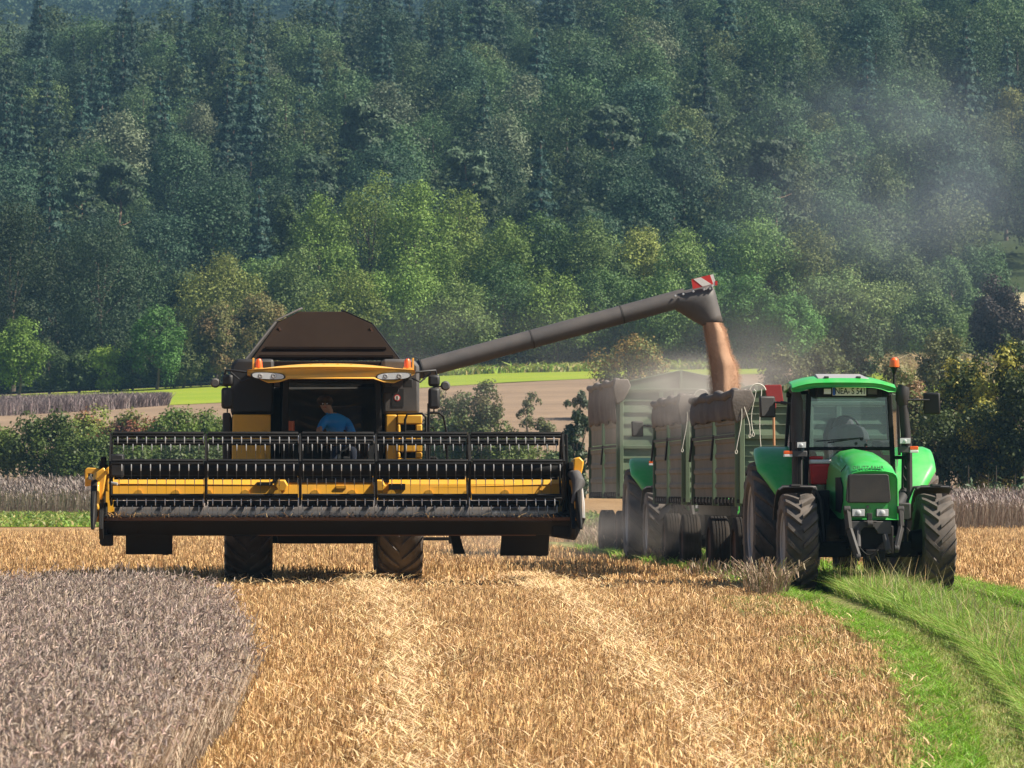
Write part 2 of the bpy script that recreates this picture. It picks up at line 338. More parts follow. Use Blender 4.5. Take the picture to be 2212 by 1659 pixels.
def vnoise(x, y, s, seed=0):        # cheap smooth value noise for patchiness
    g = np.random.default_rng(seed).uniform(0, 1, (64, 64)); u = x * s; v = y * s
    i = np.floor(u).astype(int); j = np.floor(v).astype(int); fu = u - i; fv = v - j; fu = fu * fu * (3 - 2 * fu); fv = fv * fv * (3 - 2 * fv)
    return (g[i % 64, j % 64] * (1 - fu) + g[(i + 1) % 64, j % 64] * fu) * (1 - fv) + (g[i % 64, (j + 1) % 64] * (1 - fu) + g[(i + 1) % 64, (j + 1) % 64] * fu) * fv

wheat_edge = lambda y: np.interp(y, [18, 26, 30, 34, 38.4, 44, 50, 56], [-2.1, -2.34, -2.32, -2.26, -2.28, -2.68, -3.20, -3.80])
# straw swaths left by the straw walkers: two pale curving lines
sw1 = lambda y: np.interp(y, [24, 34, 39, 45, 52, 60, 70, 80], [-0.85, -0.72, -0.85, -1.0, -1.22, -1.6, -2.15, -2.6])
sw2 = lambda y: np.interp(y, [24, 34, 39, 45, 52, 60, 70, 80], [1.75, 1.62, 1.55, 1.38, 1.18, 0.90, 0.45, 0.0])
def stubble(n, y0, y1, xl, xr, wmul, hmul, dens=None, track=True):
    x, y = pts_in(n, y0, y1, xl, xr, dens)
    rowed = np.round(x / 0.13) * 0.13 + R_.normal(0, 0.022, n); x = np.where(R_.uniform(0, 1, n) < 0.8, rowed, x)
    k = np.ones(n, bool)
    k &= ~((x < wheat_edge(y)) & (y < 52) & (y > 17))
    if track: k &= ~((x > vl(y) + R_.normal(0, .12, n)) & (x < rut(y) + 2.65) & (y < 130))
    d1 = np.abs(x - sw1(y)) < R_.uniform(0.02, 0.42, n); d2 = np.abs(x - sw2(y)) < R_.uniform(0.02, 0.38, n)
    sw = (d1 | d2) & (y < 78); thin = vnoise(x, y, 0.9, 3) < 0.25
    k &= ~(thin & (R_.uniform(0, 1, n) < 0.35)); k &= ~(sw & (R_.uniform(0, 1, n) < 0.35))
    x, y, sw = x[k], y[k], sw[k]; n = len(x); pn = vnoise(x, y, 0.35, 5); fine = vnoise(x, y, 1.6, 9)
    P = np.stack([x, y, gz(x, y) - 0.01], 1)
    h = R_.uniform(0.055, 0.14, n) * hmul * (0.8 + 0.4 * pn); h = np.where(sw, h * 0.5, h); h = np.where((y > 66) & (y < 73.6) & (x < 1.5), h * 0.45, h)
    wd = R_.uniform(0.0045, 0.0085, n) * wmul
    lean = R_.normal(0, 0.17, (n, 2)); bent = R_.uniform(0, 1, n) < 0.12; lean[bent] *= 4; lean[sw] = R_.normal(0, 2.0, (sw.sum(), 2))
    col = vary((0.62, 0.405, 0.19), n, 0.45, 0.06) * (0.66 + 0.42 * fine + 0.24 * pn)[:, None]
    col[sw] = vary((0.67, 0.475, 0.25), sw.sum(), 0.22, 0.05)
    brown = R_.uniform(0, 1, n) < 0.24; col[brown] *= np.array([0.45, 0.37, 0.30])
    return P, h, wd, R_.uniform(-0.9, 0.9, n), lean, np.clip(col, 0, 0.9)
a = blades('stubble', *stubble(330000, 27, 68, lambda y: -0.125 * y - 1.0, lambda y: 0.125 * y + 1.0, 1.0, 1.0, 0.9), M['straw'], taper=0.85)
tag(a, 'short golden cut stubble with two pale straw swaths, in front of the machines', 'stubble')
a = blades('stubble', *stubble(150000, 66, 160, lambda y: -0.125 * y - 2.5, lambda y: 0.125 * y + 2.5, 1.9, 1.15, 1.5), M['straw'], taper=0.8)
tag(a, 'cut stubble stretching away behind and beneath the combine', 'stubble')
a = blades('stubble', *stubble(16000, 14, 27, lambda y: -3.5, lambda y: 3.4, 1.0, 1.0), M['straw'])
tag(a, 'cut stubble running out of the bottom edge of the picture', 'stubble')
# loose chopped straw lying about, thickest on the swaths
n = 20000; x, y = pts_in(n, 26, 76, lambda y: -0.12 * y, lambda y: vl(y) + 0.2, 0.9)
onsw = R_.uniform(0, 1, n) < 0.55; x = np.where(onsw, np.where(R_.uniform(0, 1, n) < 0.5, sw1(y), sw2(y)) + R_.normal(0, 0.26, n), x)
k = ~((x < wheat_edge(y) + 0.05) & (y < 52)); x, y = x[k], y[k]; n = len(x); lean = R_.normal(0, 1, (n, 2)); lean /= np.linalg.norm(lean, axis=1)[:, None] + 1e-6
P = np.stack([x, y, gz(x, y) + R_.uniform(0.03, 0.10, n)], 1)
tag(blades('loose_straw', P, np.full(n, 0.05), R_.uniform(0.008, 0.014, n), np.arctan2(lean[:, 1], lean[:, 0]) + 1.57, lean * R_.uniform(1.5, 5, n)[:, None], vary((0.69, 0.50, 0.275), n, 0.25), M['straw'], taper=0.8),
    'loose pale straw scattered in lines over the stubble', 'straw')

# ------------------------------------------------------------------ standing wheat
def wheat(name, n, y0, y1, xl, xr, hgt, scale, col, ear_col, dens=None, simple=False, lean_edge=None, edge=None):
    x, y = pts_in(n, y0, y1, xl, xr, dens); g = gz(x, y)
    h = hgt * R_.normal(1, 0.09, n) * (0.93 + 0.14 * vnoise(x, y, 0.5, 21)); yaw = R_.uniform(0, 2 * np.pi, n)
    lx = R_.normal(0.05, 0.12, n); lyy = R_.normal(0, 0.12, n)
    if edge is not None:
        d = edge(y) - x; out = d < 0.5; lx = np.where(out, lx + R_.uniform(0.0, 0.8, n) * (0.5 - d) * 0.9, lx); h = np.where(out, h * (1 - 0.35 * np.clip(0.5 - d, 0, 1)), h)
    P0 = np.stack([x, y, g], 1); dirv = np.stack([np.cos(yaw), np.sin(yaw), 0 * yaw], 1); side = np.stack([-np.sin(yaw), np.cos(yaw), 0 * yaw], 1)
    top = P0 + np.stack([lx * h, lyy * h, h], 1)
    el = 0.085 * scale * R_.uniform(0.8, 1.2, n); droop = np.where(R_.uniform(0, 1, n) < 0.55, R_.uniform(-1.45, -0.5, n), R_.uniform(-0.3, 1.35, n))      # radians below level at the ear's end
    a1 = np.pi / 2 - (np.pi / 2 + droop) * 0.45; a2 = np.pi / 2 - (np.pi / 2 + droop) * 0.9
    neck = top + (dirv * np.cos(a1)[:, None] + np.array([0, 0, 1]) * np.sin(a1)[:, None]) * (el * 0.55)[:, None]
    e1 = neck + (dirv * np.cos(a2)[:, None] + np.array([0, 0, 1]) * np.sin(a2)[:, None]) * (el * 0.5)[:, None]
    a3 = a2 - 0.35; e2 = e1 + (dirv * np.cos(a3)[:, None] + np.array([0, 0, 1]) * np.sin(a3)[:, None]) * (el * 0.5)[:, None]
    sw = 0.0035 * scale
    Vs, Qs, Cs = [], [], []; off = 0
    def strip(pts, wds, cols, dvec):
        nonlocal off
        m = len(pts); V = np.stack([q for p, wv in zip(pts, wds) for q in (p - dvec * wv, p + dvec * wv)], 1)
        k = np.arange(n)[:, None] * (2 * m) + off
        for j in range(m - 1): Qs.append(k + [2 * j, 2 * j + 1, 2 * j + 3, 2 * j + 2])
        Vs.append(V.reshape(-1, 3)); Cs.append(np.repeat(np.stack(cols, 1), 2, axis=1).reshape(-1, 3)); off += n * 2 * m
    c = vary(col, n, 0.3, 0.05); ce = vary(ear_col, n, 0.38, 0.05)
    dark = R_.uniform(0, 1, n) < 0.35; ce[dark] *= 0.55
    strip([P0, top, neck], [sw, sw, sw * 0.8], [c * 0.8, c, c], side if not simple else np.tile([1.0, 0, 0], (n, 1)))
    ew = 0.0075 * scale
    strip([neck, e1, e2], [ew * 0.6, ew, ew * 0.3], [ce, ce * 1.05, ce * 0.95], side)
    if not simple:
        upv = np.cross(side, e2 - neck); upv /= np.linalg.norm(upv, axis=1)[:, None] + 1e-9
        strip([neck, e1, e2], [ew * 0.6, ew, ew * 0.3], [ce, ce * 1.05, ce * 0.95], upv)
        # a dry curled leaf on the stem
        t = R_.uniform(0.45, 0.85, n)[:, None]; b = P0 * (1 - t) + top * t; ya = R_.uniform(0, 2 * np.pi, n); dl = np.stack([np.cos(ya), np.sin(ya), 0 * ya], 1)
        ln = R_.uniform(0.04, 0.10, n)[:, None] * scale
        strip([b, b + dl * ln * 0.5 + [0, 0, 0.035], b + dl * ln - [0, 0, 0.05]], [0.005 * scale, 0.006 * scale, 0.001], [c * 0.9, c, c * 0.85], np.stack([-np.sin(ya), np.cos(ya), 0 * ya], 1))
    o = link(name, npmesh(name, np.concatenate(Vs), np.concatenate(Qs), M['ears'], np.clip(np.concatenate(Cs), 0, 1)))
    return tag(o, kind='stuff')
WC, EC = (0.44, 0.34, 0.255), (0.50, 0.40, 0.345)
a = wheat('standing_wheat', 60000, 19, 51.8, lambda y: -0.125 * y - 0.5, wheat_edge, 0.66, 0.70, WC, EC, edge=wheat_edge)
tag(a, 'uncut ripe grey brown wheat standing in the near corner of the field', 'wheat')
a = wheat('standing_wheat', 30000, 229, 246, -34, 3, 0.85, 3.0, (0.28, 0.22, 0.17), (0.27, 0.22, 0.19), simple=True)
tag(a, 'strip of uncut wheat in front of the hedge, beyond the combine', 'wheat')
a = wheat('standing_wheat', 30000, 160, 184, 8.4, 30, 0.78, 2.1, (0.29, 0.225, 0.17), (0.28, 0.22, 0.195), simple=True)
tag(a, 'strip of uncut wheat right of the tractor, below the dark hedge', 'wheat')
def far_lo(x): return np.interp(x, [-50, -34, -20, -14], [322, 324, 352, 372])
n = 34000; x = R_.uniform(-62, -24.5, n); t = R_.uniform(0, 1, n)
lo = np.interp(x, [-62, -34, -28, -24.5], [312, 316, 326, 334]); hi = np.interp(x, [-62, -34, -28, -24.5], [340, 341, 340, 336]); y = lo + (hi - lo) * t
P = np.stack([x, y, gz(x, y)], 1)
tag(blades('standing_wheat', P, R_.uniform(0.7, 1.0, n), R_.uniform(0.03, 0.06, n), R_.uniform(-1, 1, n), R_.normal(0, 0.25, (n, 2)), vary((0.20, 0.155, 0.15), n, 0.3, 0.05), M['ears']),
    'dark purplish patch of uncut grain on the rising field at the left', 'wheat')

# ------------------------------------------------------------------ grass of the track
def grass(name, n, y0, y1, xl, xr, h0, h1, col, wd=(0.005, 0.011), lean=0.45, bend=0.5, bias=(0, 0), dens=None, mask=None):
    x, y = pts_in(n, y0, y1, xl, xr, dens)
    if mask is not None: k = mask(x, y); x, y = x[k], y[k]; n = len(x)
    pn = vnoise(x, y, 1.3, 31); P = np.stack([x, y, gz(x, y)], 1)
    wp = (((x - rut(y) > -0.2) & (x - rut(y) < 0.35)) | (np.abs(x - rut(y) - 1.93) < 0.36)) & (y > 57) & (y < 90)
    h = np.where(wp, 0.3, 1.0) * R_.uniform(h0, h1, n) * (0.45 + 0.6 * pn + 0.5 * vnoise(x, y, 4.5, 91))
    ln = R_.normal(0, lean, (n, 2)) + np.array(bias)
    c = vary(col, n, 0.45, 0.16); dry = R_.uniform(0, 1, n) < (0.10 + 0.30 * vnoise(x, y, 0.8, 44) ** 2); c[dry] = vary((0.40, 0.34, 0.14), dry.sum(), 0.25)
    return tag(blades(name, P, h, R_.uniform(*wd, n), R_.uniform(-1.2, 1.2, n), ln, c, M['grass'], bend=bend, taper=0.12), kind='stuff')
G1, G2 = (0.19, 0.36, 0.028), (0.16, 0.26, 0.035)
tag(grass('grass', 60000, 26, 72, lambda y: vl(y) - 0.05, lambda y: rut(y) - 0.08, 0.06, 0.17, G1, dens=0.9), 'bright green grass verge between the stubble and the wheel rut', 'grass')
tag(grass('seed_stalks', 700, 36, 67, lambda y: rut(y) + 0.40, lambda y: rut(y) + 1.30, 0.30, 0.62, (0.42, 0.36, 0.17), lean=0.2, bend=0.2, wd=(0.006, 0.010)), 'thin tan seed stalks standing out of the tall grass ridge', 'grass')
tag(grass('grass', 26000, 34, 70, lambda y: rut(y) + 1.25, lambda y: rut(y) + 2.15, 0.05, 0.13, (0.19, 0.34, 0.035)), 'short grass round the right wheel rut', 'grass')
tag(grass('grass', 75000, 34, 68.5, lambda y: rut(y) + 0.40, lambda y: rut(y) + 1.30, 0.10, 0.31, (0.21, 0.345, 0.045), lean=0.5, bias=(-0.04, -0.02), bend=0.3, wd=(0.006, 0.012)), 'tall leaning grass ridge growing between the two wheel ruts', 'grass')
tag(grass('grass', 50000, 40, 75, lambda y: rut(y) + 2.1, lambda y: rut(y) + 2.7, 0.08, 0.20, G1), 'green grass verge right of the tractor wheels', 'grass')
tag(grass('grass', 17000, 26, 68, lambda y: rut(y) - 0.2, lambda y: rut(y) + 0.4, 0.025, 0.09, (0.25, 0.33, 0.07)), 'thin worn grass in the near wheel rut', 'grass')
tag(grass('grass', 22000, 66, 110, lambda y: vl(y), lambda y: rut(y) + 2.7, 0.08, 0.25, G1, wd=(0.01, 0.02)), 'grass of the track under the tractors and trailers', 'grass')
tag(grass('weeds', 15000, 29, 62, lambda y: vl(y) - 1.1, lambda y: vl(y) + 0.1, 0.05, 0.13, (0.2, 0.27, 0.05), wd=(0.008, 0.018), mask=lambda x, y: (vnoise(x, y, 1.1, 77) > 0.45) & (R_.uniform(0, 1, len(x)) < 0.75)), 'patchy green weeds creeping into the edge of the stubble', 'weeds')
tag(grass('grass', 14000, 178, 229, -32, 4, 0.10, 0.25, (0.17, 0.235, 0.045), wd=(0.06, 0.12)), 'green grass strip in front of the far wheat', 'grass')
tag(grass('grass', 11000, 405, 415, -22, 24, 0.3, 0.9, (0.24, 0.31, 0.05), wd=(0.12, 0.3)), 'rough long grass at the foot of the tree line', 'grass')
tag(grass('dry_grass', 9000, 352, 398, 30, 41, 0.6, 1.5, (0.36, 0.28, 0.15), wd=(0.1, 0.2)), 'tan dry grass slope below the dark red tree', 'grass')

# tufts of uncut stalks left beside the wheels
def tuft(cx, cy, r, n, h, label, col=(0.36, 0.285, 0.195), green=0.15, name='wheat_tuft', cat='tuft'):
    a = R_.uniform(0, 2 * np.pi, n); rr = r * np.sqrt(R_.uniform(0, 1, n)); x = cx + rr * np.cos(a); y = cy + rr * np.sin(a)
    P = np.stack([x - cx, y - cy, gz(x, y) - gz(cx, cy)], 1)
    ln = np.stack([np.cos(a), np.sin(a)], 1) * (rr / r * 0.3)[:, None] + R_.normal(0, 0.2, (n, 2)); c = vary(col, n, 0.35)
    g = R_.uniform(0, 1, n) < green; c[g] = vary((0.14, 0.2, 0.04), g.sum(), 0.3)
    hh = R_.uniform(0.5, 1.0, n) * h
    V, Q, C = blades('t', P, hh, R_.uniform(0.006, 0.011, n), R_.uniform(-1, 1, n), ln, c, M['straw'], bend=0.35, taper=0.5, ret=True)
    tips = V.reshape(n, 6, 3)[:, 4:].mean(1); m = R_.uniform(0, 1, n) < 0.45; T = tips[m]; k = len(T)          # drooping ears
    yaw = R_.uniform(0, 2 * np.pi, k); dv = np.stack([np.cos(yaw), np.sin(yaw)], 1)
    V2, Q2, C2 = blades('t', T - [0, 0, 0.0], np.full(k, -0.09), np.full(k, 0.018), yaw + 1.57, -dv * 0.6, vary(col, k, 0.3), M['straw'], ret=True)
    o = link(name, npmesh(name, np.concatenate([V, V2]), np.concatenate([Q, Q2 + len(V)]), M['straw'], np.concatenate([C, C2])), loc=(cx, cy, float(gz(cx, cy))))
    return tag(o, label, cat, 'tufts left standing beside the wheel tracks')
for qx, qb, r, n, h, lab in [
    (1655, 1292, 0.26, 300, 0.66, 'tall dry wheat tuft by the near front tractor wheel, largest in front'),
    (1525, 1255, 0.30, 160, 0.42, 'small dry tuft with a few stalks in front of the trailer wheels'),
    (1585, 1262, 0.25, 120, 0.30, 'low greenish tuft just left of the big rear tractor wheel'),
    (1465, 1225, 0.42, 260, 0.45, 'green and brown weedy tuft below the middle trailer'),
    (1405, 1205, 0.55, 420, 0.60, 'dense dry tuft under the front wheel of the rear tractor'),
    (1345, 1195, 0.60, 480, 0.72, 'bushy brown tuft beside the rear tractor, drooping ears on top'),
    (1300, 1188, 0.60, 420, 0.66, 'brown tuft between the header end and the rear tractor'),
    (1270, 1170, 0.65, 420, 0.80, 'tall dry tuft right behind the header end')]:
    Y = 2.7 / ((qb - 1062) / FQ + 0.02) if qb > 1275 else 1.4 * FQ / (qb - 1062); Y = max(Y, 63) if qb < 1275 else Y
    tuft((qx - 1106) / FQ * Y, Y, r * 1.1, n, h, lab, col=(0.33, 0.24, 0.16))

# ------------------------------------------------------------------ trees
def nrm(v): return v / (np.linalg.norm(v, axis=1)[:, None] + 1e-9)
def leaf_mesh(C, Nn, size, col, elong=1.0, mat='leaf', name='crown', extra=None):
    n = len(C); t = nrm(np.cross(Nn, R_.normal(0, 1, (n, 3)))); b = np.cross(Nn, t); s = size[:, None]
    V = np.stack([C - t * s * 0.5 * elong, C + b * s * 0.32 + Nn * s * 0.10, C + t * s * 0.5 * elong, C - b * s * 0.32 + Nn * s * 0.10], 1).reshape(-1, 3)
    Q = np.arange(n * 4).reshape(n, 4); tint = np.repeat(np.clip(col, 0, 1), 4, 0); mi = np.zeros(n, int)
    mats = [M[mat]]
    if extra:                      # trunk baked into the same mesh (trees too small to show parts)
        tv, tq, tm = extra; Q = np.concatenate([Q, np.array(tq) + len(V)]); V = np.concatenate([V, np.array(tv)]); tint = np.concatenate([tint, np.tile([[0.1, 0.08, 0.06]], (len(tv), 1))])
        mi = np.concatenate([mi, np.ones(len(tq), int)]); mats.append(M[tm])
    return npmesh(name, V, Q, mats, tint, mi)
def crown_pts(n, H, base, R, K, lobe=(0.30, 0.48), col=(0.06, 0.1, 0.03), col2=None, flat=0.85, spread=(0.45, 0.85), seed=0, top=1.0):
    g = np.random.default_rng(seed); c0 = np.array([0, 0, (base + H) / 2]); semi = np.array([R, R, (H - base) / 2])
    d = nrm(g.normal(0, 1, (K, 3))); d[:, 2] = d[:, 2] * 0.95 + 0.05
    prof = 1 - 0.30 * np.clip(d[:, 2], 0, 1) * top
    lc = c0 + d * semi * g.uniform(*spread, (K, 1)); lc[:, :2] *= prof[:, None]; lr = R * g.uniform(*lobe, K)
    p = lr ** 2 / (lr ** 2).sum(); idx = g.choice(K, n, p=p); dd = nrm(g.normal(0, 1, (n, 3)) + np.array([0, 0, 0.35]))
    rad = lr[idx] * (0.55 + 0.5 * g.uniform(0, 1, n) ** 0.6) * (1 + 0.16 * g.normal(0, 1, n))
    C = lc[idx] + dd * rad[:, None] * np.array([1, 1, flat]); C[:, 2] = np.maximum(C[:, 2], base * 0.5 + 0.05)
    Nn = nrm(dd * 0.9 + g.normal(0, 0.42, (n, 3)) + np.array([0, 0, 0.2]))
    lt = 1 + g.uniform(-0.22, 0.22, (K, 1)); cc = np.array(col)[None] * lt[idx] * (1 + g.uniform(-0.28, 0.28, (n, 1))) * (1 + g.uniform(-0.06, 0.06, (n, 3)))
    if col2 is not None:
        m = g.uniform(0, 1, K) < 0.25; mm = m[idx] | (g.uniform(0, 1, n) < 0.08); cc[mm] = np.array(col2) * (1 + g.uniform(-0.25, 0.25, (mm.sum(), 1)))
    return C, Nn, cc, lc, lr
def conifer_pts(n, H, base, R, col, seed=0, whorls=15):
    g = np.random.default_rng(seed); w = np.floor(whorls * (1 - np.sqrt(g.uniform(0, 1, n)))); t = np.clip((w + g.uniform(-0.1, 0.3, n)) / whorls, 0, 1)
    nb = 7; br = g.integers(0, nb, n); az = br * 2 * np.pi / nb + w * 1.9 + g.normal(0, 0.16, n); u = g.uniform(0.08, 1, n) ** 0.7
    rr = R * (1 - t) ** 0.85 * u * (0.75 + 0.5 * np.sin(br * 3.7 + w * 2.1) ** 2) + 0.08
    z = base + t * (H - base) - u * (1 - t) * 0.16 * R * 1.4 + g.normal(0, 0.12, n)
    C = np.stack([rr * np.cos(az), rr * np.sin(az), z], 1); dd = np.stack([np.cos(az), np.sin(az), np.full(n, 0.9)], 1)
    return C, nrm(dd + g.normal(0, 0.5, (n, 3))), np.array(col)[None] * (1 + g.uniform(-0.3, 0.3, (n, 1)))
def trunk_mb(H, r, limbs=(), lean=0.0):
    mb = MB(); p = [(lean * math.sin(i * 0.9) * 0.4, lean * math.cos(i * 1.3) * 0.3, H * i / 6) for i in range(7)]
    mb.tube(p, [r * (1.25 if i == 0 else 1 - 0.75 * i / 6) for i in range(7)], 8)
    for a, b, rr in limbs:
        a = Vector(a); b = Vector(b); m = (a + b) / 2 + Vector((0, 0, -0.06 * (b - a).length)); mb.tube([a, m, b], [rr, rr * 0.65, rr * 0.25], 6)
    return mb
def simple_trunk(H, r):
    mb = trunk_mb(H, r); return mb.v, [f for f in mb.f if len(f) == 4], 'bark'
def limbs_for(lc, H, r, k=7):
    out = []
    for i in range(min(k, len(lc))):
        c = lc[i]; z0 = max(0.3, c[2] * random.uniform(0.45, 0.7)); out.append(((0, 0, z0), tuple(c), r * 0.4))
    return out
# --- wooded hillside: variants shared by copies
random.seed(5)
FV = []      # (kind label, mesh, height)
def fvar(kind, cat, name, H, base, R, K, n, leaf, col, seed, col2=None, lobe=(0.28, 0.46), conifer=False, flat=0.85):
    if conifer:
        C, Nn, cc = conifer_pts(n, H, base, R, col, seed, whorls=17); me = leaf_mesh(C, Nn, R_.uniform(0.6, 1.3, n) * leaf, cc, 1.3, extra=simple_trunk(H * 0.95, 0.28))
    else:
        C, Nn, cc, lc, lr = crown_pts(n, H, base, R, K, lobe, col, col2, flat, seed=seed); me = leaf_mesh(C, Nn, R_.uniform(0.55, 1.4, n) * leaf, cc, extra=simple_trunk(H * 0.8, 0.3))
    FV.append((kind, cat, name, me))
for s in range(3): fvar('mid green leafy tree', 'tree', 'broadleaf_tree', 16 + s, 3.0, 4.6, 48, 9500, 0.28, (0.0628, 0.1145, 0.0463), 40 + s)
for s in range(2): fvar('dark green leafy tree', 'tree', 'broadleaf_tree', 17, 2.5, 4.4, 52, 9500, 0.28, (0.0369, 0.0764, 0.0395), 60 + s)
for s in range(2): fvar('olive leafy tree', 'tree', 'broadleaf_tree', 15 + s, 2.5, 4.2, 44, 9000, 0.28, (0.0922, 0.1291, 0.0474), 70 + s)
for s in range(2): fvar('dark blue green conifer', 'conifer', 'spruce_tree', 20 + s, 2.0, 3.3, 0, 9000, 0.36, (0.0279, 0.0651, 0.0465), 80 + s, conifer=True)
fvar('yellowish green tree', 'tree', 'broadleaf_tree', 15, 3, 3.6, 40, 8000, 0.28, (0.1860, 0.1938, 0.0543), 90)
fvar('pale grey green tree', 'tree', 'broadleaf_tree', 16, 3, 4.4, 46, 9000, 0.28, (0.1240, 0.1550, 0.0899), 91)
# pines keep a bare reddish trunk in view: crown and trunk as parts
PV = []
for s in range(3):
    H = 18 + s; C, Nn, cc, lc, lr = crown_pts(4200, H, H * 0.52, 3.0, 22, (0.26, 0.42), (0.06, 0.10, 0.055), None, 0.6, seed=100 + s)
    cm = leaf_mesh(C, Nn, R_.uniform(0.6, 1.3, 4200) * 0.42, cc, 1.3)
    tm = trunk_mb(H * 0.85, 0.30, [((0, 0, H * z), (math.cos(a) * 2.2, math.sin(a) * 2.2, H * z + 0.6), 0.06) for z, a in ((.42, 1), (.5, 3.2), (.58, 5), (.64, 0.3), (.7, 2.2))], 0.8)
    PV.append((cm, tm))
pine_tm = [None] * 3
cells = {}
HILL = 'trees of the wooded hillside'
def hill_words(x, y):
    q = 1106 + x / y * FQ
    col = ['at the left edge', 'left of the combine', 'above the grain tank', 'above the cab', 'above the pipe', 'above the spout', 'above the trailers', 'above the tractor', 'right of the tractor'][int(np.digitize(q, [160, 480, 680, 900, 1250, 1560, 1720, 1950]))]
    row = ['at the foot of the hill', 'low on the hill', 'halfway up the hill', 'high on the hill', 'near the hilltop'][int(np.digitize(y, [500, 530, 565, 610]))]
    return row, col
g = np.random.default_rng(3); placed = []
rowy = 468.0; k = 0
while rowy < 662:
    half = 1150 / FQ * rowy; sp = 10.6; x = -half + g.uniform(0, sp) - 3
    while x < half + 4:
        placed.append((x + g.uniform(-2.4, 2.4), rowy + g.uniform(-3, 3))); x += sp * g.uniform(0.8, 1.2)
    rowy += 9.2; k += 1
placed = placed[:300]
_rest = placed[300:]
bins = {}
for (x, y) in placed:
    if x > 46 and y < 489: continue
    left = x < -20 and y > 520; pine_zone = (y < 520); r = g.uniform()
    low = float(np.clip((y - 470) / 150, 0, 1))
    if pine_zone and y > 484 and r < 0.26: kind = 'pine'
    elif r < (0.50 if left else 0.16 if y > 560 else 0.10): kind = 'con'
    else: kind = 'broad'
    if kind == 'pine':
        v = int(g.integers(0, 3)); lab = 'bare trunked pine'; o = empty('pine_tree', (x, y, float(gz(x, y)) - 0.3), g.uniform(0, 6.28))
        cr = link('crown', PV[v][0], o)
        if pine_tm[v] is None: pine_tm[v] = PV[v][1].build('trunk', M['pinebark'], o).data
        else: link('trunk', pine_tm[v], o)
        cat = 'pine tree'
    else:
        v = int(g.choice([7, 8])) if kind == 'con' else int(g.choice([3, 4, 3, 4, 0])) if y < 512 and x < 18 else int(g.choice([0, 1, 2, 3, 4, 5, 6, 9, 10], p=[.17, .17, .17, .13, .13, .09, .08, .02, .04]))  # dark trees low down paint the shaded foot of the wood
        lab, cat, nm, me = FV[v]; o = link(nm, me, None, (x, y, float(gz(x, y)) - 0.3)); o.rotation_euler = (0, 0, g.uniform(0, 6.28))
    s = g.uniform(0.70, 1.05); o.scale = (s * g.uniform(0.9, 1.12),) * 2 + (s * g.uniform(0.9, 1.1),)
    row, colw = hill_words(x, y); bins.setdefault((lab, row, colw), []).append((x, o)); o['category'] = cat; o['group'] = HILL
for (lab, row, colw), lst in bins.items():
    lst.sort(key=lambda t: t[0]); n = len(lst)
    for i, (x, o) in enumerate(lst):
        pos = '' if n == 1 else ['leftmost ', 'second ', 'third ', 'fourth ', 'fifth ', 'sixth ', 'seventh ', 'eighth '][min(i, 7)] if n > 2 else ('left ', 'right ')[i]
        o['label'] = f'{pos}{lab} {row}, {colw}'
# what lies behind and between the trees: one mass of further crowns, crest included
C_, N_, c_, s_ = [], [], [], []
for i in range(430):
    y = g.uniform(474, 690) if i < 270 else g.uniform(655, 715); half = 1250 / FQ * y; x = g.uniform(-half, half)
    if x > 45 and y < 489: continue
    con = g.uniform() < (0.5 if x < -15 else 0.15); n = 1700
    if con: C, Nn, cc = conifer_pts(n, g.uniform(14, 19), 1.5, 3.2, (0.034, 0.066, 0.042), 500 + i, 14)
    else: C, Nn, cc, _, _ = crown_pts(n, g.uniform(9, 14) if i < 270 else g.uniform(13, 18), 0.5, 4.4, 26, col=(0.065, 0.112, 0.045), seed=500 + i)
    C_.append(C + [x, y, float(gz(x, y)) - 0.4]); N_.append(Nn); c_.append(cc); s_.append(R_.uniform(0.7, 1.5, n) * 0.42)
o = link('far_wood', leaf_mesh(np.concatenate(C_), np.concatenate(N_), np.concatenate(s_), np.concatenate(c_)))
tag(o, 'mass of further woodland filling the hillside behind the nearer trees, up to the crest', 'woodland', kind='stuff')
# low growth filling the foot of the tree line
n = 42000; x = g.uniform(-58, 52, n); y = np.interp(x, [-58, -34, 0, 52], [411, 413, 414, 414]) + g.uniform(0, 9, n) ** 1.0; hh = np.where(x < -22, 1.5, 1.0) * (1.2 + 3.2 * vnoise(x + 100, y, 0.35, 55)) * np.clip((y - 409) / 5, 0.3, 1); z = gz(x, y) + hh * g.uniform(0, 1, n)
tn = vnoise(x + 100, y, 0.22, 57)[:, None]; cc = np.array([0.05, 0.085, 0.026]) * (1 - tn) + np.array([0.12, 0.15, 0.04]) * tn; cc = np.where((x < -22)[:, None], np.array([[0.036, 0.062, 0.02]]), cc)  # left end darkened: shadow below the trees put into the leaf colour
o = link('undergrowth', leaf_mesh(np.stack([x, y, z], 1), nrm(g.normal(0, .6, (n, 3)) + [0.3, -0.5, 0.8]), g.uniform(.2, .5, n), cc * g.uniform(.7, 1.3, (n, 1))))
tag(o, 'tangled low growth at the foot of the tree line above the meadow', 'undergrowth', kind='stuff')
# distant blue wooded ridge beyond the crest
C_, N_, c_ = [], [], []
n = 130000; y = g.uniform(1330, 1440, n); x = g.uniform(-190, 190, n); zz = gz(x, y) + np.abs(np.sin(x * 0.55 + np.sin(y * 0.4) * 3)) * 6 + g.uniform(0, 6, n)
o = link('far_ridge_wood', leaf_mesh(np.stack([x, y, zz], 1), nrm(g.normal(0, 1, (n, 3)) + [0, -0.5, 1]), g.uniform(.8, 1.9, n), np.array([[0.04, 0.07, 0.035]]) * g.uniform(0.7, 1.3, (n, 1))))
tag(o, 'distant blue wooded ridge showing beyond the hill crest', 'woodland', kind='stuff')

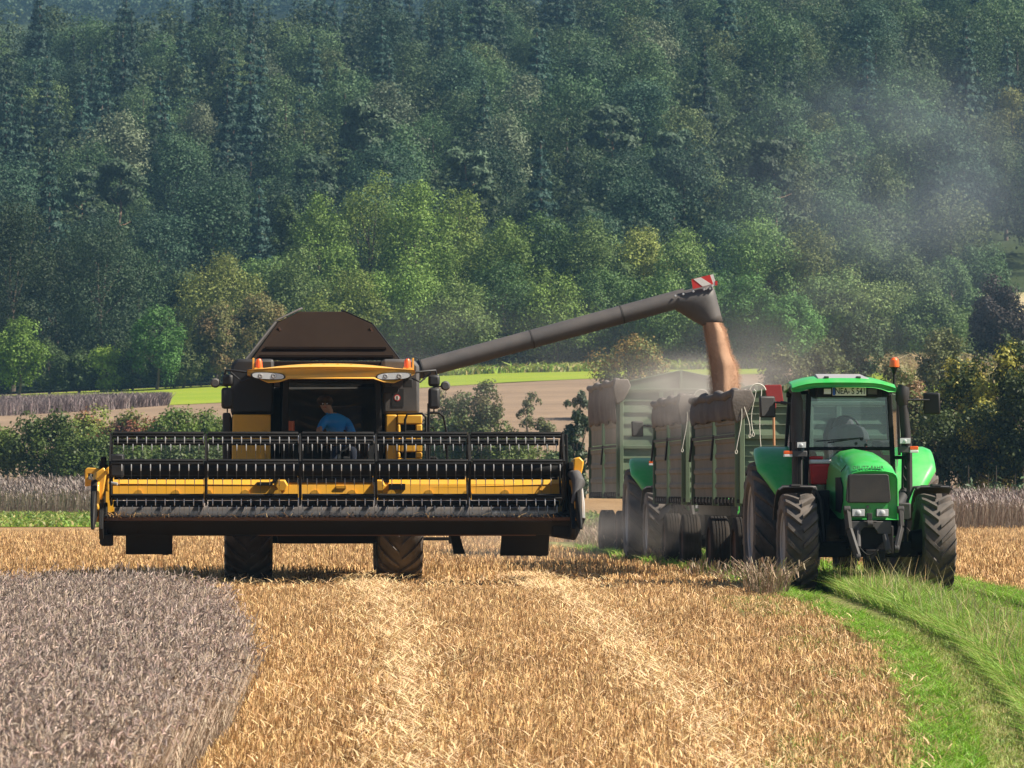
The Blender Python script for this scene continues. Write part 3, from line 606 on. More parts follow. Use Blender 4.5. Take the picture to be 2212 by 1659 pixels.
# --- trees of the field edge, each with its own crown and trunk
def tree(qx, qt, qb, Y, qw, col, label, cat='tree', name='broadleaf_tree', group='trees along the field edge', n=19000, leaf=0.21, K=95, col2=None, base=0.02, mat='leaf', seed=0, lobe=(0.16, 0.32), flat=1.0, trunk='bark', spread=(0.45, 0.85), sink=0.0):
    if group == 'trees along the field edge' and Y > 401: qw *= 1.28
    b = at(qx, qb, Y); z0 = float(gz(b.x, Y)); H = at(qx, qt, Y).z - z0; R = qw / FQ * Y / 2
    o = empty(name, (b.x, Y, z0 - sink), 0)
    if group == 'trees along the field edge' and qx > 480 and max(col) < 0.14 and qx < 2090: col = tuple(c_i * (1.7 if qx > 1050 else 1.4) for c_i in col)
    C, Nn, cc, lc, lr = crown_pts(n, H, H * base, R, K, lobe, col, col2, flat, spread, seed or int(qx * 7 + qt), top=1.0)
    # bring the crown to the measured outline
    zt = np.quantile(C[:, 2], 0.995); C[:, 2] *= H / zt
    link('crown', leaf_mesh(C, Nn, R_.uniform(0.5, 1.4, n) * leaf, cc, mat=mat), o)
    r = 0.014 * H + 0.03
    trunk_mb(H * 0.75, r, limbs_for(lc * [1, 1, H / zt], H, r, 9), 0.5).build('trunk', M[trunk], o)
    return tag(o, label, cat, group)
mid, dk, ol, lt = (0.135, 0.205, 0.040), (0.032, 0.058, 0.022), (0.185, 0.215, 0.052), (0.170, 0.245, 0.050)
TL = [
 (25, 440, 830, 412, 210, dk, 'tall dark tree at the left edge of the photo, over the meadow', {}),
 (120, 515, 832, 424, 180, dk, 'dark tree second from the left edge, behind the meadow', {}),
 (215, 478, 832, 416, 200, (0.033, 0.06, 0.028), 'broad dark grey green tree, tallest left of the combine', {}),
 (300, 545, 828, 425, 150, dk, 'dark tree behind the small bright green tree', {}),
 (395, 590, 822, 428, 130, (0.045, 0.075, 0.028), 'dark tree between the bright green tree and the olive one', {}),
 (465, 552, 815, 414, 200, ol, 'rounded olive green tree left of the grain tank', {}),
 (575, 560, 812, 426, 160, (0.07, 0.11, 0.03), 'grey green tree just above the left end of the grain tank', {}),
 (560, 640, 815, 404, 130, (0.14, 0.135, 0.045), 'yellowish brown bushy tree left of the grain tank cover', dict(col2=(0.19, 0.14, 0.05))),
 (470, 660, 818, 402, 110, (0.13, 0.13, 0.045), 'lower yellow olive bush left of the combine beacon', dict(col2=(0.17, 0.12, 0.05))),
 (622, 430, 800, 440, 80, (0.05, 0.092, 0.03), 'slender spire shaped tree above the grain tank', {}),
 (690, 425, 800, 432, 150, mid, 'tall tree above the grain tank cover, left of the tallest one', {}),
 (800, 384, 800, 436, 190, lt, 'tallest tree of the row, above the right side of the grain tank', {}),
 (900, 398, 800, 434, 170, mid, 'tall leafy tree right of the tallest one', {}),
 (985, 415, 798, 438, 150, lt, 'tall tree above the lower end of the unloading pipe', {}),
 (1095, 478, 798, 430, 160, mid, 'mid green tree above the middle of the pipe, left one', {}),
 (1185, 468, 798, 434, 140, (0.06, 0.11, 0.03), 'mid green tree above the middle of the pipe, right one', {}),
 (1285, 476, 796, 432, 160, (0.082, 0.12, 0.034), 'olive green tree above the upper pipe, left of the spout', {}),
 (1385, 496, 796, 434, 150, ol, 'olive tree directly left of the pipe spout', {}),
 (1480, 500, 795, 430, 150, (0.075, 0.12, 0.032), 'round tree right behind the red and white warning board', {}),
 (640, 545, 805, 418, 170, (0.08, 0.125, 0.034), 'full bushy tree behind the grain tank cover', {}),
 (750, 590, 806, 412, 190, lt, 'lower bright bushy tree right behind the tank cover', {}),
 (875, 570, 804, 414, 190, mid, 'lower dense tree just right of the tank cover', {}),
 (985, 610, 802, 412, 160, (0.09, 0.15, 0.038), 'lower tree behind the base of the unloading pipe', {}),
 (1090, 570, 802, 416, 180, (0.058, 0.11, 0.03), 'dense tree crossed by the middle of the pipe', {}),
 (1200, 600, 800, 413, 170, mid, 'lower dense tree under the pipe, middle', {}),
 (1310, 585, 800, 415, 170, (0.06, 0.105, 0.03), 'lower dense tree left of the falling grain', {}),
 (1430, 590, 798, 412, 150, (0.082, 0.125, 0.034), 'tree crossed by the upper end of the pipe', {}),
 (1530, 590, 795, 416, 130, (0.05, 0.1, 0.028), 'green tree right behind the pipe spout', {}),
 (1640, 468, 785, 428, 190, (0.07, 0.115, 0.03), 'big rounded tree right of the spout, topmost there', {}),
 (1750, 488, 785, 430, 180, ol, 'big olive tree above the tractor roof', {}),
 (1855, 492, 782, 432, 180, (0.08, 0.12, 0.035), 'rounded tree above the orange tractor beacon', {}),
 (1950, 535, 780, 430, 150, (0.075, 0.11, 0.035), 'greyish tree right of the tractor beacon, upper one', {}),
 (2050, 560, 770, 436, 110, (0.06, 0.10, 0.035), 'smaller rounded tree left of the far right field', {}),
 (2120, 530, 770, 445, 130, (0.05, 0.095, 0.035), 'green tree behind the dark red one', {}),
 (1615, 600, 790, 410, 140, (0.045, 0.10, 0.026), 'dark rich green tree right of the falling grain', {}),
 (1710, 640, 788, 406, 130, (0.045, 0.10, 0.026), 'lower deep green tree above the trailers', {}),
 (1800, 590, 785, 412, 170, (0.068, 0.105, 0.034), 'broad tree above the left side of the tractor roof', {}),
 (1910, 610, 782, 410, 170, (0.075, 0.11, 0.036), 'broad tree behind the orange beacon', {}),
 (2010, 630, 775, 408, 150, (0.062, 0.105, 0.03), 'lower green tree left of the dark red tree', {}),
]
for qx, qt, qb, Y, qw, c, lab, kw in TL: tree(qx, qt, qb, Y, qw, c, lab, **kw)
tree(338, 662, 822, 398, 120, (0.10, 0.20, 0.045), 'small bright green tree standing in front of the dark trees', n=9000, K=44, spread=(0.5, 1.0), lobe=(0.18, 0.36), leaf=0.2, base=0.02)
tree(40, 690, 835, 398, 140, (0.10, 0.19, 0.03), 'bright green rounded tree low at the left edge', n=10000, leaf=0.22)
tree(230, 752, 828, 400, 90, (0.14, 0.21, 0.03), 'low yellow green bush left of the small bright tree', n=5000, name='bush', cat='bush', leaf=0.22, K=26, spread=(0.55, 1.05), lobe=(0.26, 0.5))
for qx, qt, qw, cc_, lab in [(105, 735, 120, (0.05, 0.085, 0.024), 'dark bush between the two bright green crowns at the left edge'), (170, 760, 110, (0.07, 0.11, 0.028), 'green bush left of the yellow green bush'), (285, 742, 110, (0.055, 0.095, 0.026), 'dark green bush just left of the small bright green tree'), (395, 735, 120, (0.075, 0.11, 0.03), 'green bush just right of the small bright green tree'), (-5, 750, 110, (0.045, 0.075, 0.022), 'dark bush cut by the left edge above the meadow')]:
    tree(qx, qt, 836, 400.5, qw, cc_, lab, n=8000, leaf=0.2, name='bush', cat='bush', base=0.0, K=50, spread=(0.5, 1.0))
tree(2160, 602, 770, 372, 172, (0.030, 0.024, 0.019), 'dark purple red copper beech on the right', n=9000, K=50, leaf=0.28, base=0.05)
tree(1362, 728, 842, 300, 190, (0.12, 0.14, 0.04), 'wide autumn tinted bush behind the rear trailer', n=9000, leaf=0.2, name='bush', cat='bush', col2=(0.22, 0.15, 0.045), base=0.02, spread=(0.5, 0.95), lobe=(0.18, 0.34), group='bushes between the fields')
tree(1855, 690, 812, 330, 120, (0.055, 0.085, 0.03), 'dark rounded bush behind the tractor roof', n=6000, leaf=0.22, name='bush', cat='bush', base=0.02, group='bushes between the fields')
tree(1780, 735, 835, 320, 110, (0.10, 0.125, 0.045), 'pale dusty bush behind the falling grain dust', n=5000, leaf=0.22, name='bush', cat='bush', base=0.02, group='bushes between the fields')
tree(1700, 752, 838, 318, 120, (0.13, 0.15, 0.055), 'low pale olive scrub behind the front trailer', n=5000, leaf=0.22, name='bush', cat='bush', base=0.02, group='bushes between the fields')
tree(2035, 712, 812, 300, 130, (0.12, 0.14, 0.045), 'olive scrub left of the dark purple tree', n=6000, leaf=0.2, name='bush', cat='bush', base=0.02, group='bushes between the fields')
tree(1930, 770, 850, 250, 110, (0.115, 0.13, 0.045), 'olive bush just right of the beacon, below the dry grass', n=6000, leaf=0.16, name='bush', cat='bush', base=0.02, group='bushes between the fields')
# --- hedges nearer by
HG = 'bushes of the field hedge'
def bush(qx, qt, qb, Y, qw, col, lab, **kw):
    kw = dict(dict(n=9000, leaf=0.17, name='bush', cat='bush', base=0.02, mat='nearleaf', group=HG, K=60, lobe=(0.2, 0.36), spread=(0.4, 0.95)), **kw)
    return tree(qx, qt, qb, Y, qw, col, lab, **kw)
hd, hm, hy = (0.068, 0.110, 0.020), (0.12, 0.175, 0.028), (0.20, 0.23, 0.04)
bush(-10, 925, 1075, 254, 150, (0.12, 0.16, 0.03), 'sunlit green bush cut by the left edge of the photo')
bush(95, 892, 1075, 252, 190, hd, 'dark rounded hedge bush at the far left')
bush(205, 886, 1075, 258, 170, hy, 'yellow green hedge bush with reddish leaves', col2=(0.24, 0.10, 0.05))
bush(195, 935, 1075, 250, 190, hd, 'low dark bush in front of the yellow green one, left of the header')
bush(285, 893, 1075, 256, 150, (0.13, 0.16, 0.035), 'light green hedge bush above the left end of the reel', col2=(0.22, 0.10, 0.05))
bush(290, 960, 1075, 250, 190, hd, 'dark bush seen through the left end of the reel')
bush(370, 884, 1075, 254, 160, hm, 'mid green hedge bush left of the combine')
bush(450, 892, 1075, 256, 140, hm, 'green hedge bush touching the left side of the combine')
bush(400, 940, 1075, 250, 180, (0.06, 0.09, 0.024), 'low bush behind the reel, left of the yellow panel')
bush(960, 905, 1070, 252, 190, (0.095, 0.145, 0.03), 'bright green low bush behind the combine ladder')
bush(1045, 828, 1065, 250, 150, (0.085, 0.12, 0.034), 'tall wispy bush right of the combine mirror', K=70, lobe=(0.12, 0.28), n=8000, col2=(0.14, 0.13, 0.05))
bush(960, 835, 1065, 256, 120, (0.085, 0.11, 0.034), 'sparse bush just behind the combine mirror', lobe=(0.14, 0.3), n=5000, col2=(0.14, 0.13, 0.05))
bush(1145, 850, 1065, 255, 110, (0.10, 0.12, 0.045), 'thin see through bush left of the rear trailer', lobe=(0.10, 0.22), n=3000, spread=(0.6, 1.0))
bush(1110, 935, 1068, 250, 200, (0.10, 0.145, 0.036), 'low broad bush behind the right part of the reel')
bush(1245, 850, 1070, 210, 80, (0.045, 0.07, 0.035), 'dark narrow bush at the left side of the rear trailer', n=5000, lobe=(0.16, 0.3))
bush(1215, 975, 1075, 240, 130, (0.10, 0.13, 0.045), 'low bush between the reel and the rear trailer')
GLINT = (0.36, 0.34, 0.06)  # sun glints on the hedge leaves, painted as a second leaf colour
bush(1975, 812, 1085, 196, 150, (0.12, 0.135, 0.04), 'olive hedge bush with brown seed heads behind the tractor mirror', col2=(0.24, 0.15, 0.08), n=11000, leaf=0.14)
bush(2085, 775, 1085, 192, 190, (0.058, 0.085, 0.020), 'big dark hedge bush right of the tractor mirror', col2=GLINT, n=13000, leaf=0.15)
bush(2190, 742, 1085, 190, 190, (0.055, 0.08, 0.018), 'tallest dark hedge bush at the right edge', col2=GLINT, n=13000, leaf=0.15)
bush(2040, 890, 1085, 188, 170, (0.045, 0.068, 0.018), 'low dark bush behind the right front tractor wheel', n=9000, leaf=0.14)
bush(2150, 880, 1085, 187, 190, (0.04, 0.062, 0.016), 'low dark bush above the weeds at the right', col2=GLINT, n=11000, leaf=0.14)
bush(2235, 800, 1085, 186, 160, (0.05, 0.075, 0.018), 'dark bush cut off by the right edge of the photo', n=9000, leaf=0.15)
# young spiky firs / weeds at the foot of the right hedge
pv = []
for s in range(3):
    C, Nn, cc = conifer_pts(500, 0.95, 0.0, 0.42, (0.10, 0.15, 0.07), 700 + s, 7); pv.append(leaf_mesh(C, Nn, R_.uniform(0.6, 1.3, 500) * 0.13, cc, 1.5, mat='nearleaf', extra=simple_trunk(1.5, 0.03)))
for i, qx in enumerate([2068, 2092, 2112, 2135, 2152, 2172, 2193, 2210]):
    Y = 184.6 + (i * 7 % 3) * 0.4; x = (qx - 1106) / FQ * Y; o = link('young_fir', pv[i % 3], None, (x, Y, float(gz(x, Y)) + 0.25)); o.rotation_euler = (0, 0, i * 1.3); s = 0.9 + 0.25 * math.sin(i * 2.1); o.scale = (s, s, s)
    tag(o, ['first', 'second', 'third', 'fourth', 'fifth', 'sixth', 'seventh', 'last'][i] + ' young spiky fir right of the tractor, counted from the wheel along the hedge foot', 'young fir', 'young firs at the foot of the right hedge')
# fence posts at the meadow's upper edge
for i, qx in enumerate([395, 412, 434]):
    Y = 404; x = (qx - 1106) / FQ * Y; mb = MB(); mb.tube([(0, 0, -0.3), (0.02, 0, 0.9), (0.05, 0, 1.9 if i == 2 else 1.4)], [0.07, 0.065, 0.055], 7)
    if i == 2: mb.bar((0.05, 0, 1.2), (0.75, 0, 0.2), 0.07, 0.07)
    o = mb.build('fence_post', M['bark'], loc=(x, Y, float(gz(x, Y))))
    tag(o, ['thin grey fence post nearest the bright green tree', 'middle thin fence post at the top of the meadow', 'dark braced fence post nearest the combine, at the top of the meadow'][i], 'fence post', 'fence posts above the meadow')
# ------------------------------------------------------------------ wheels
def tyre_mb(R, W, lugs=20, lh=0.045, n=48, face=1):
    mb = MB(); h = W / 2; rc = R - lh
    mb.lathe([(-h * 0.70, R * 0.60), (-h * 0.98, R * 0.68), (-h * 1.02, R * 0.80), (-h * 0.93, R * 0.90), (-h * 0.75, rc * 0.985), (-h * 0.3, rc), (h * 0.3, rc), (h * 0.75, rc * 0.985),
              (h * 0.93, R * 0.90), (h * 1.02, R * 0.80), (h * 0.98, R * 0.68), (h * 0.70, R * 0.60)], n)
    for side in (-1, 1):
        for i in range(lugs):
            a0 = 2 * math.pi * (i + (0.5 if side > 0 else 0)) / lugs; rings = []
            for j, s in enumerate((0, 0.12, 0.35, 0.6, 0.82, 1.0)):
                x = side * h * (1.0 - 0.94 * s) ; ang = a0 - face * (0.62 * s ** 0.85) * (W / R) * 0.85; dw = (0.052 + 0.022 * (1 - s)) * 0.62 / R
                ro = R * (0.945 if s == 0 else 0.985 if s == 0.12 else 1.0); ri = rc * 0.93 if s < 0.1 else rc * 0.975
                P = lambda a, r: (x, -r * math.cos(a), r * math.sin(a))
                rings.append([P(ang - dw * 1.25, ri), P(ang - dw * 0.85, ro), P(ang + dw * 0.85, ro), P(ang + dw * 1.25, ri)])
            mb.loft(rings)
    return mb
def rim_mb(R, W, out=-1):
    mb = MB(); h = W / 2; r = R * 0.62
    mb.lathe([(out * h * 0.74, r * 1.02), (out * h * 0.86, r), (out * h * 0.80, r * 0.93), (out * h * 0.25, r * 0.86), (out * h * 0.15, r * 0.45), (out * h * 0.32, r * 0.36), (out * h * 0.36, 0.03)], 36)
    for k in range(8):
        a = k * math.pi / 4; mb.lathe([(out * h * 0.14, 0.02), (out * h * 0.30, 0.018)], 6, c=(0, r * 0.6 * math.cos(a), r * 0.6 * math.sin(a)))
    return mb
_wheel_cache = {}
def wheel(parent, loc, R, W, lugs, lh, out, name='wheel', rimmat='rim', spin=0.0, n=48):
    key = (R, W, lugs, lh, out, rimmat); o = empty(name, loc); o.parent = parent
    if key in _wheel_cache:
        a, b = _wheel_cache[key]; link('tyre', a, o); link('rim', b, o)
    else:
        t = tyre_mb(R, W, lugs, lh, n).build('tyre', M['tyre'], o, smooth=32); r = rim_mb(R, W, out).build('rim', M[rimmat], o); _wheel_cache[key] = (t.data, r.data)
    o.rotation_euler = (spin, 0, 0); return o
def plain_wheel(parent, loc, R, W, out, name='wheel'):
    key = ('plain', R, W, out); o = empty(name, loc); o.parent = parent
    if key in _wheel_cache:
        a, b = _wheel_cache[key]; link('tyre', a, o); link('rim', b, o); return o
    mb = MB(); h = W / 2; prof = [(-h * 0.7, R * 0.55), (-h, R * 0.64), (-h * 1.03, R * 0.78), (-h * 0.95, R * 0.92), (-h * 0.82, R * 0.985)]
    for k in range(5):
        a = -0.62 + k * 0.31; prof += [(h * (a - 0.10), R), (h * (a + 0.10), R)] + ([(h * (a + 0.12), R * 0.975), (h * (a + 0.19), R * 0.975)] if k < 4 else [])
    prof += [(h * 0.82, R * 0.985), (h * 0.95, R * 0.92), (h * 1.03, R * 0.78), (h, R * 0.64), (h * 0.7, R * 0.55)]
    mb.lathe(prof, 40); t = mb.build('tyre', M['shadetyre'], o); r = rim_mb(R * 0.9, W, out).build('rim', M['rust'], o); _wheel_cache[key] = (t.data, r.data); return o

# ------------------------------------------------------------------ COMBINE HARVESTER
c = Frame(-2.94, 73.7, 0.055)
comb = empty('combine_harvester', (c.X, c.Y, -0.01), c.psi)
tag(comb, 'yellow and black combine harvester with raised wide reel header, unloading grain through its long pipe', 'combine harvester')
X = c.x; Z = c.z
# body: dark machine body, shoulders and yellow side panels
mb = MB(); mb.box(-1.42, 1.42, 0.1, 5.6, 1.0, 3.05); mb.box(-1.30, 1.30, 5.6, 7.2, 1.3, 2.7)
mb.box(-0.55, 0.55, -0.2, 1.5, 0.75, 1.2); body = mb.build('body', M['darkgrey'], comb, bevel=0.03)
xl0, xl1 = X(498, -0.55), X(592, -0.55); xr0, xr1 = X(826, -0.55), X(906, -0.55)
zt, zm = Z(774, -0.5), Z(893, -0.5)
for (a, b, s) in ((xl0, xl1, -1), (xr0, xr1, 1)):
    mb = MB(); e = 0.10
    mb.prism([(a, zm), (b, zm), (b, zt), (a + (e if s < 0 else 0), zt), (a, zt - (e if s < 0 else 0))] if s < 0 else [(a, zm), (b, zm), (b, zt - e), (b - e, zt), (a, zt)], 'y', -0.55, 2.9)
    mb.build('tank_side', M['blackplastic' if s < 0 else 'greyplastic'], comb, bevel=0.05)  # right side greyer: its sunlit tone is put into the plastic
# yellow service panels under them
a0, a1 = X(500, -0.62), X(585, -0.62)
mb = MB(); mb.hexa([(a0, -0.62, 1.35), (a1, -0.62, 1.35), (a1, 0.6, 1.35), (a0 - 0.02, 0.6, 1.35), (a0 + 0.02, -0.62, zm - 0.01), (a1, -0.62, zm - 0.01), (a1, 0.6, zm - 0.01), (a0, 0.6, zm - 0.01)])
for z in (1.95, zm - 0.3): mb.lathe([(-0.65, 0.05), (-0.62, 0.06)], 10, 'y', (a1 - 0.12, 0, z))
pl = mb.build('side_panel', M['yellow'], comb, bevel=0.035)
MB().box(a0 - 0.14, a0 - 0.012, -0.45, 4.2, 1.35, zm + 0.02).build('body_side', M['darkgrey'], comb, bevel=0.03)
b0, b1 = X(834, -0.62), X(912, -0.62); zk0, zk1 = Z(937, -.62), Z(912, -.62)
mb = MB()
s0, s1 = X(865, -.62), X(898, -.62); r0, r1 = Z(988, -.62), Z(975, -.62)
mb.box(b0, b0 + 0.17, -0.58, 0.5, 1.35, zm - 0.01); mb.box(b0 + 0.172, b1, -0.62, 0.5, zk1 - 0.02, zm - 0.012)
mb.box(b0 + 0.172, s0, -0.62, 0.5, r1, zk1 - 0.022); mb.box(s1, b1, -0.62, 0.5, r1, zk1 - 0.022); mb.box(s0, s1, -0.62, 0.5, r1, zk1 - 0.22)
mb.box(b0 + 0.172, s0, -0.62, 0.5, r0, r1 - .002); mb.box(s1, b1, -0.62, 0.5, r0, r1 - .002); mb.box(b0 + 0.172, b1, -0.62, 0.5, 1.35, r0 - .002)
sp = mb.build('side_panel', M['yellow'], comb, bevel=0.02)
mb = MB(); mb.box(s0 - .05, s1 + .05, -0.55, 0.45, r0 - .05, zk1 + 0.03); mb.build('step_opening', M['black'], sp)
# cab: floor, pillars, glass, dark back wall
w0, w1 = X(606, -1.35), X(828, -1.35); t0, t1 = X(612, -1.75), X(822, -1.75); zb, ztp = 1.55, Z(818, -1.7)
cabm = MB()
for (xb, xt, s) in ((w0, t0, 1), (w1, t1, -1)):
    cabm.hexa([(xb, -1.30, zb), (xb + s * 0.10, -1.33, zb), (xb + s * 0.10, -1.18, zb), (xb, -1.18, zb), (xt, -1.70, ztp), (xt + s * 0.09, -1.74, ztp), (xt + s * 0.09, -1.58, ztp), (xt, -1.58, ztp)])
    cabm.box(xb if s > 0 else xb - 0.08, xb + 0.08 if s > 0 else xb, 0.0, 0.12, zb, ztp)
cabm.box(w0, w1, -1.30, 0.12, 1.35, 1.55); cabm.box(t0 + .09, t1 - .09, -1.74, -1.6, ztp - 0.06, ztp)
cab = cabm.build('cab_frame', M['black'], comb, bevel=0.01)
MB().box(w0 + 0.085, w1 - 0.085, 0.13, 0.2, 1.55, ztp).build('cab_back_wall', M['black'], comb)
mb = MB(); gz0 = [(w0 + .10, -1.325, zb), (w1 - .10, -1.325, zb), (t1 - .09, -1.73, ztp - .06), (t0 + .09, -1.73, ztp - .06)]
mid_ = [( (gz0[0][0] + gz0[3][0]) / 2 , -1.66, (zb + ztp) / 2), ((gz0[1][0] + gz0[2][0]) / 2, -1.66, (zb + ztp) / 2)]
f_ = lambda p, d: (p[0], p[1] + d, p[2])
nseg = 8
def wrow(z, ya, xa, xb_, d): return [(xa + (xb_ - xa) * i / nseg, ya - 0.16 * (1 - (2 * i / nseg - 1) ** 2) + d, z) for i in range(nseg + 1)]
rows = [(zb, -1.325, w0 + .1, w1 - .1), ((zb + ztp) / 2, -1.56, (w0 + t0) / 2 + .095, (w1 + t1) / 2 - .095), (ztp - .06, -1.73, t0 + .09, t1 - .09)]
mb.loft([wrow(*r, 0) + wrow(*r, 0.008)[::-1] for r in rows]); mb.build('windscreen', M['darkglass'], comb)
for (xb, xt) in ((w0, t0), (w1, t1)):
    mb = MB(); mb.hexa([(xb - .003, -1.17, zb), (xb + .003, -1.17, zb), (xb + .003, 0, zb), (xb - .003, 0, zb), (xt - .003, -1.56, ztp), (xt + .003, -1.56, ztp), (xt + .003, 0, ztp), (xt - .003, 0, ztp)]); mb.build('side_window', M['darkglass'], comb)
# seat, console, steering wheel
cx_ = (w0 + w1) / 2
mb = MB(); mb.box(cx_ - .02, cx_ + .52, -0.65, -0.1, 1.55, 1.98); mb.box(cx_ - .02, cx_ + .52, -0.18, -0.02, 1.98, 2.75); mb.build('driver_seat', M['seat'], comb, bevel=0.05)
mb = MB(); mb.tube([(cx_ + .1, -1.05, 1.55), (cx_ + .1, -0.98, 2.15)], 0.05); 
ring = [(cx_ + .1 + .2 * math.cos(a), -0.96 + .08 * math.sin(a), 2.2 + .18 * math.sin(a)) for a in np.linspace(0, 2 * math.pi, 25)]; mb.tube(ring, 0.016, 6)
mb.bar((cx_ - .1, -0.96, 2.2), (cx_ + .3, -0.96, 2.2), .03, .02); mb.build('steering_wheel', M['blackplastic'], comb)
mb = MB(); mb.box(cx_ + .55, cx_ + .78, -0.9, 0.0, 1.55, 2.2); mb.box(cx_ - .7, cx_ - .45, -.9, -.3, 1.55, 1.9); mb.build('console', M['greyplastic'], comb, bevel=0.03)
MB().tube([(cx_ - .62, -1.2, 2.35), (cx_ - .62, -1.2, 2.5)], .045, 8).build('warning_lamp', M['orange'], comb)
# roof with lamp wings
xa, xb_ = X(534, -1.95), X(896, -1.95); xm = (xa + xb_) / 2; hw = (xb_ - xa) / 2
def roofsec(ly, lift, under, nose):
    top = []; bot = []
    for i in range(17):
        u = -1 + 2 * i / 16; e = abs(u)
        zt_ = Z(798, -1.95) + lift * (1 - e ** 2.2); zb__ = Z(798, -1.95) + .0 - nose * (1 - .55 * max(0, (e - .8) / .2))
        if e > 0.5: zb__ -= under * math.sin(min(1, (e - 0.5) / 0.42) * math.pi)
        fw = 0.16 * (1 - e ** 2)
        top.append((xm + hw * u, ly - fw, zt_)); bot.append((xm + hw * u, ly - fw + 0.02, zb__))
    return top + bot[::-1]
mb = MB(); mb.loft([roofsec(-1.98, 0.02, 0.05, 0.10), roofsec(-2.03, 0.045, 0.065, 0.135), roofsec(-1.96, 0.07, 0.065, 0.14), roofsec(-1.3, 0.115, 0.0, 0.12), roofsec(0.1, 0.11, 0.0, 0.12)])
roof = mb.build('cab_roof', M['roofyellow'], comb, bevel=0.012, smooth=45)
for k in range(4):
    u = -0.24 + k * 0.16; MB().bar((xm + u * 1.3, -1.85, Z(798, -1.95) + .085 - abs(u) * .03), (xm + u * 1.3, -0.3, Z(798, -1.95) + .125 - abs(u) * .03), 0.03, 0.03).build('roof_rib', M['roofyellow'], roof)
for s, q0, q1 in ((-1, 541, 617), (1, 811, 889)):
    h0, h1 = X(q0, -2.06), X(q1, -2.06); zc = Z(811, -2.06); pts = []
    for i in range(20):
        a = 2 * math.pi * i / 20; pts.append(((h0 + h1) / 2 + (h1 - h0) / 2 * math.copysign(abs(math.cos(a)) ** 0.6, math.cos(a)), zc + 0.055 * math.copysign(abs(math.sin(a)) ** 0.8, math.sin(a)) - 0.015 * math.cos(a) * -s))
    mb = MB(); mb.prism(pts, 'y', -2.095, -1.9); hl = mb.build('headlight', M['darkgrey'], comb, bevel=0.01)
    for (u, rr) in ((0.28, 0.042), (0.66, 0.046)):
        mb = MB(); mb.lathe([(-2.104, rr * .25), (-2.108, rr * .55), (-2.101, rr * .95)], 16, 'y', (h0 + (h1 - h0) * u, 0, zc)); mb.build('lamp_lens', M['rim'], hl)
    mb = MB(); P_ = [(p[0] * 0.9 + (h0 + h1) / 2 * 0.1, p[1] * 0.86 + zc * 0.14) for p in pts]; mb.prism(P_, 'y', -2.1005, -2.0955); mb.build('lamp_cover', M['offwhite'], hl)
# grain tank, raised cover flaps
y0_, y1_ = 0.5, 2.7; zr = Z(780, 0.8)
mb = MB(); mb.box(X(548, .6), X(868, .6), 0.45, 2.85, 3.05, zr); mb.build('tank_rim', M['tank'], comb, bevel=0.02)
q = [c.p(543, 777, 0.55), c.p(862, 777, 0.55), c.p(803, 700, 0.95), c.p(744, 673, 1.1), c.p(646, 673, 1.1), c.p(600, 696, 0.95)]
th = Vector((0, 0.035, 0.012)); mb = MB(); mb.add([p for p in q] + [p + th for p in q], [tuple(range(6))[::-1], tuple(range(6, 12))] + [(i, (i + 1) % 6, 6 + (i + 1) % 6, 6 + i) for i in range(6)])
fl = mb.build('tank_cover', M['tank'], comb, smooth=0)
mb = MB(); mb.bar(c.p(572, 750, .66), c.p(835, 750, .66), .05, .05); mb.bar(c.p(560, 768, .56), c.p(850, 768, .56), .06, .05); mb.build('cover_rib', M['tank'], fl, bevel=0.008)
mb = MB()
for (ax, bx) in (((602, 705, .9), (606, 713, .9)), ((800, 706, .9), (805, 715, .9))): MB().bar(c.p(*ax), c.p(*bx), .05, .03).build('hinge', M['rust'], fl)
def flap(P, w, mat, nm='side_flap'):
    a, b = Vector(P[0]), Vector(P[1]); back = Vector(w); n = (b - a).cross(back).normalized() * 0.03
    mb = MB(); mb.hexa([a, b, b + back, a + back, a + n, b + n, b + back + n, a + back + n]); return mb.build(nm, M[mat], comb, bevel=0.006)
ofl = Vector((-0.04, 0.0, 0.02))
flap((c.p(532, 776, .55), c.p(597, 694, .93)), (0.10, 0.25, 0.02), 'greyplastic'); flap((c.p(598, 692, .93), c.p(648, 668, 1.1)), (0.05, 0.28, .03), 'greyplastic')  # left flaps grey as if lit, right ones black: light put into colour
flap((c.p(866, 776, .57), c.p(806, 698, .97)), (0.02, 0.5, 0.02), 'black'); flap((c.p(805, 696, .97), c.p(741, 668, 1.12)), (-0.02, 0.5, .03), 'black')
for qx, s in ((559, -1), (880, 1)):
    b = c.p(qx, 793, -1.7); mb = MB(); mb.lathe([(0, .055), (.03, .055), (.10, .05), (.135, .03), (.14, 0.005)], 16, 'z', b); bc = mb.build('beacon', M['orange'], comb)
    mb = MB(); mb.box(b.x - .07, b.x + .07, b.y - .05, b.y + .05, b.z - .05, b.z); mb.box(b.x + s * .085 - .015, b.x + s * .085 + .015, b.y - .02, b.y + .02, b.z - .05, b.z + .15); mb.build('beacon_bracket', M['roofyellow'], bc, bevel=.004)
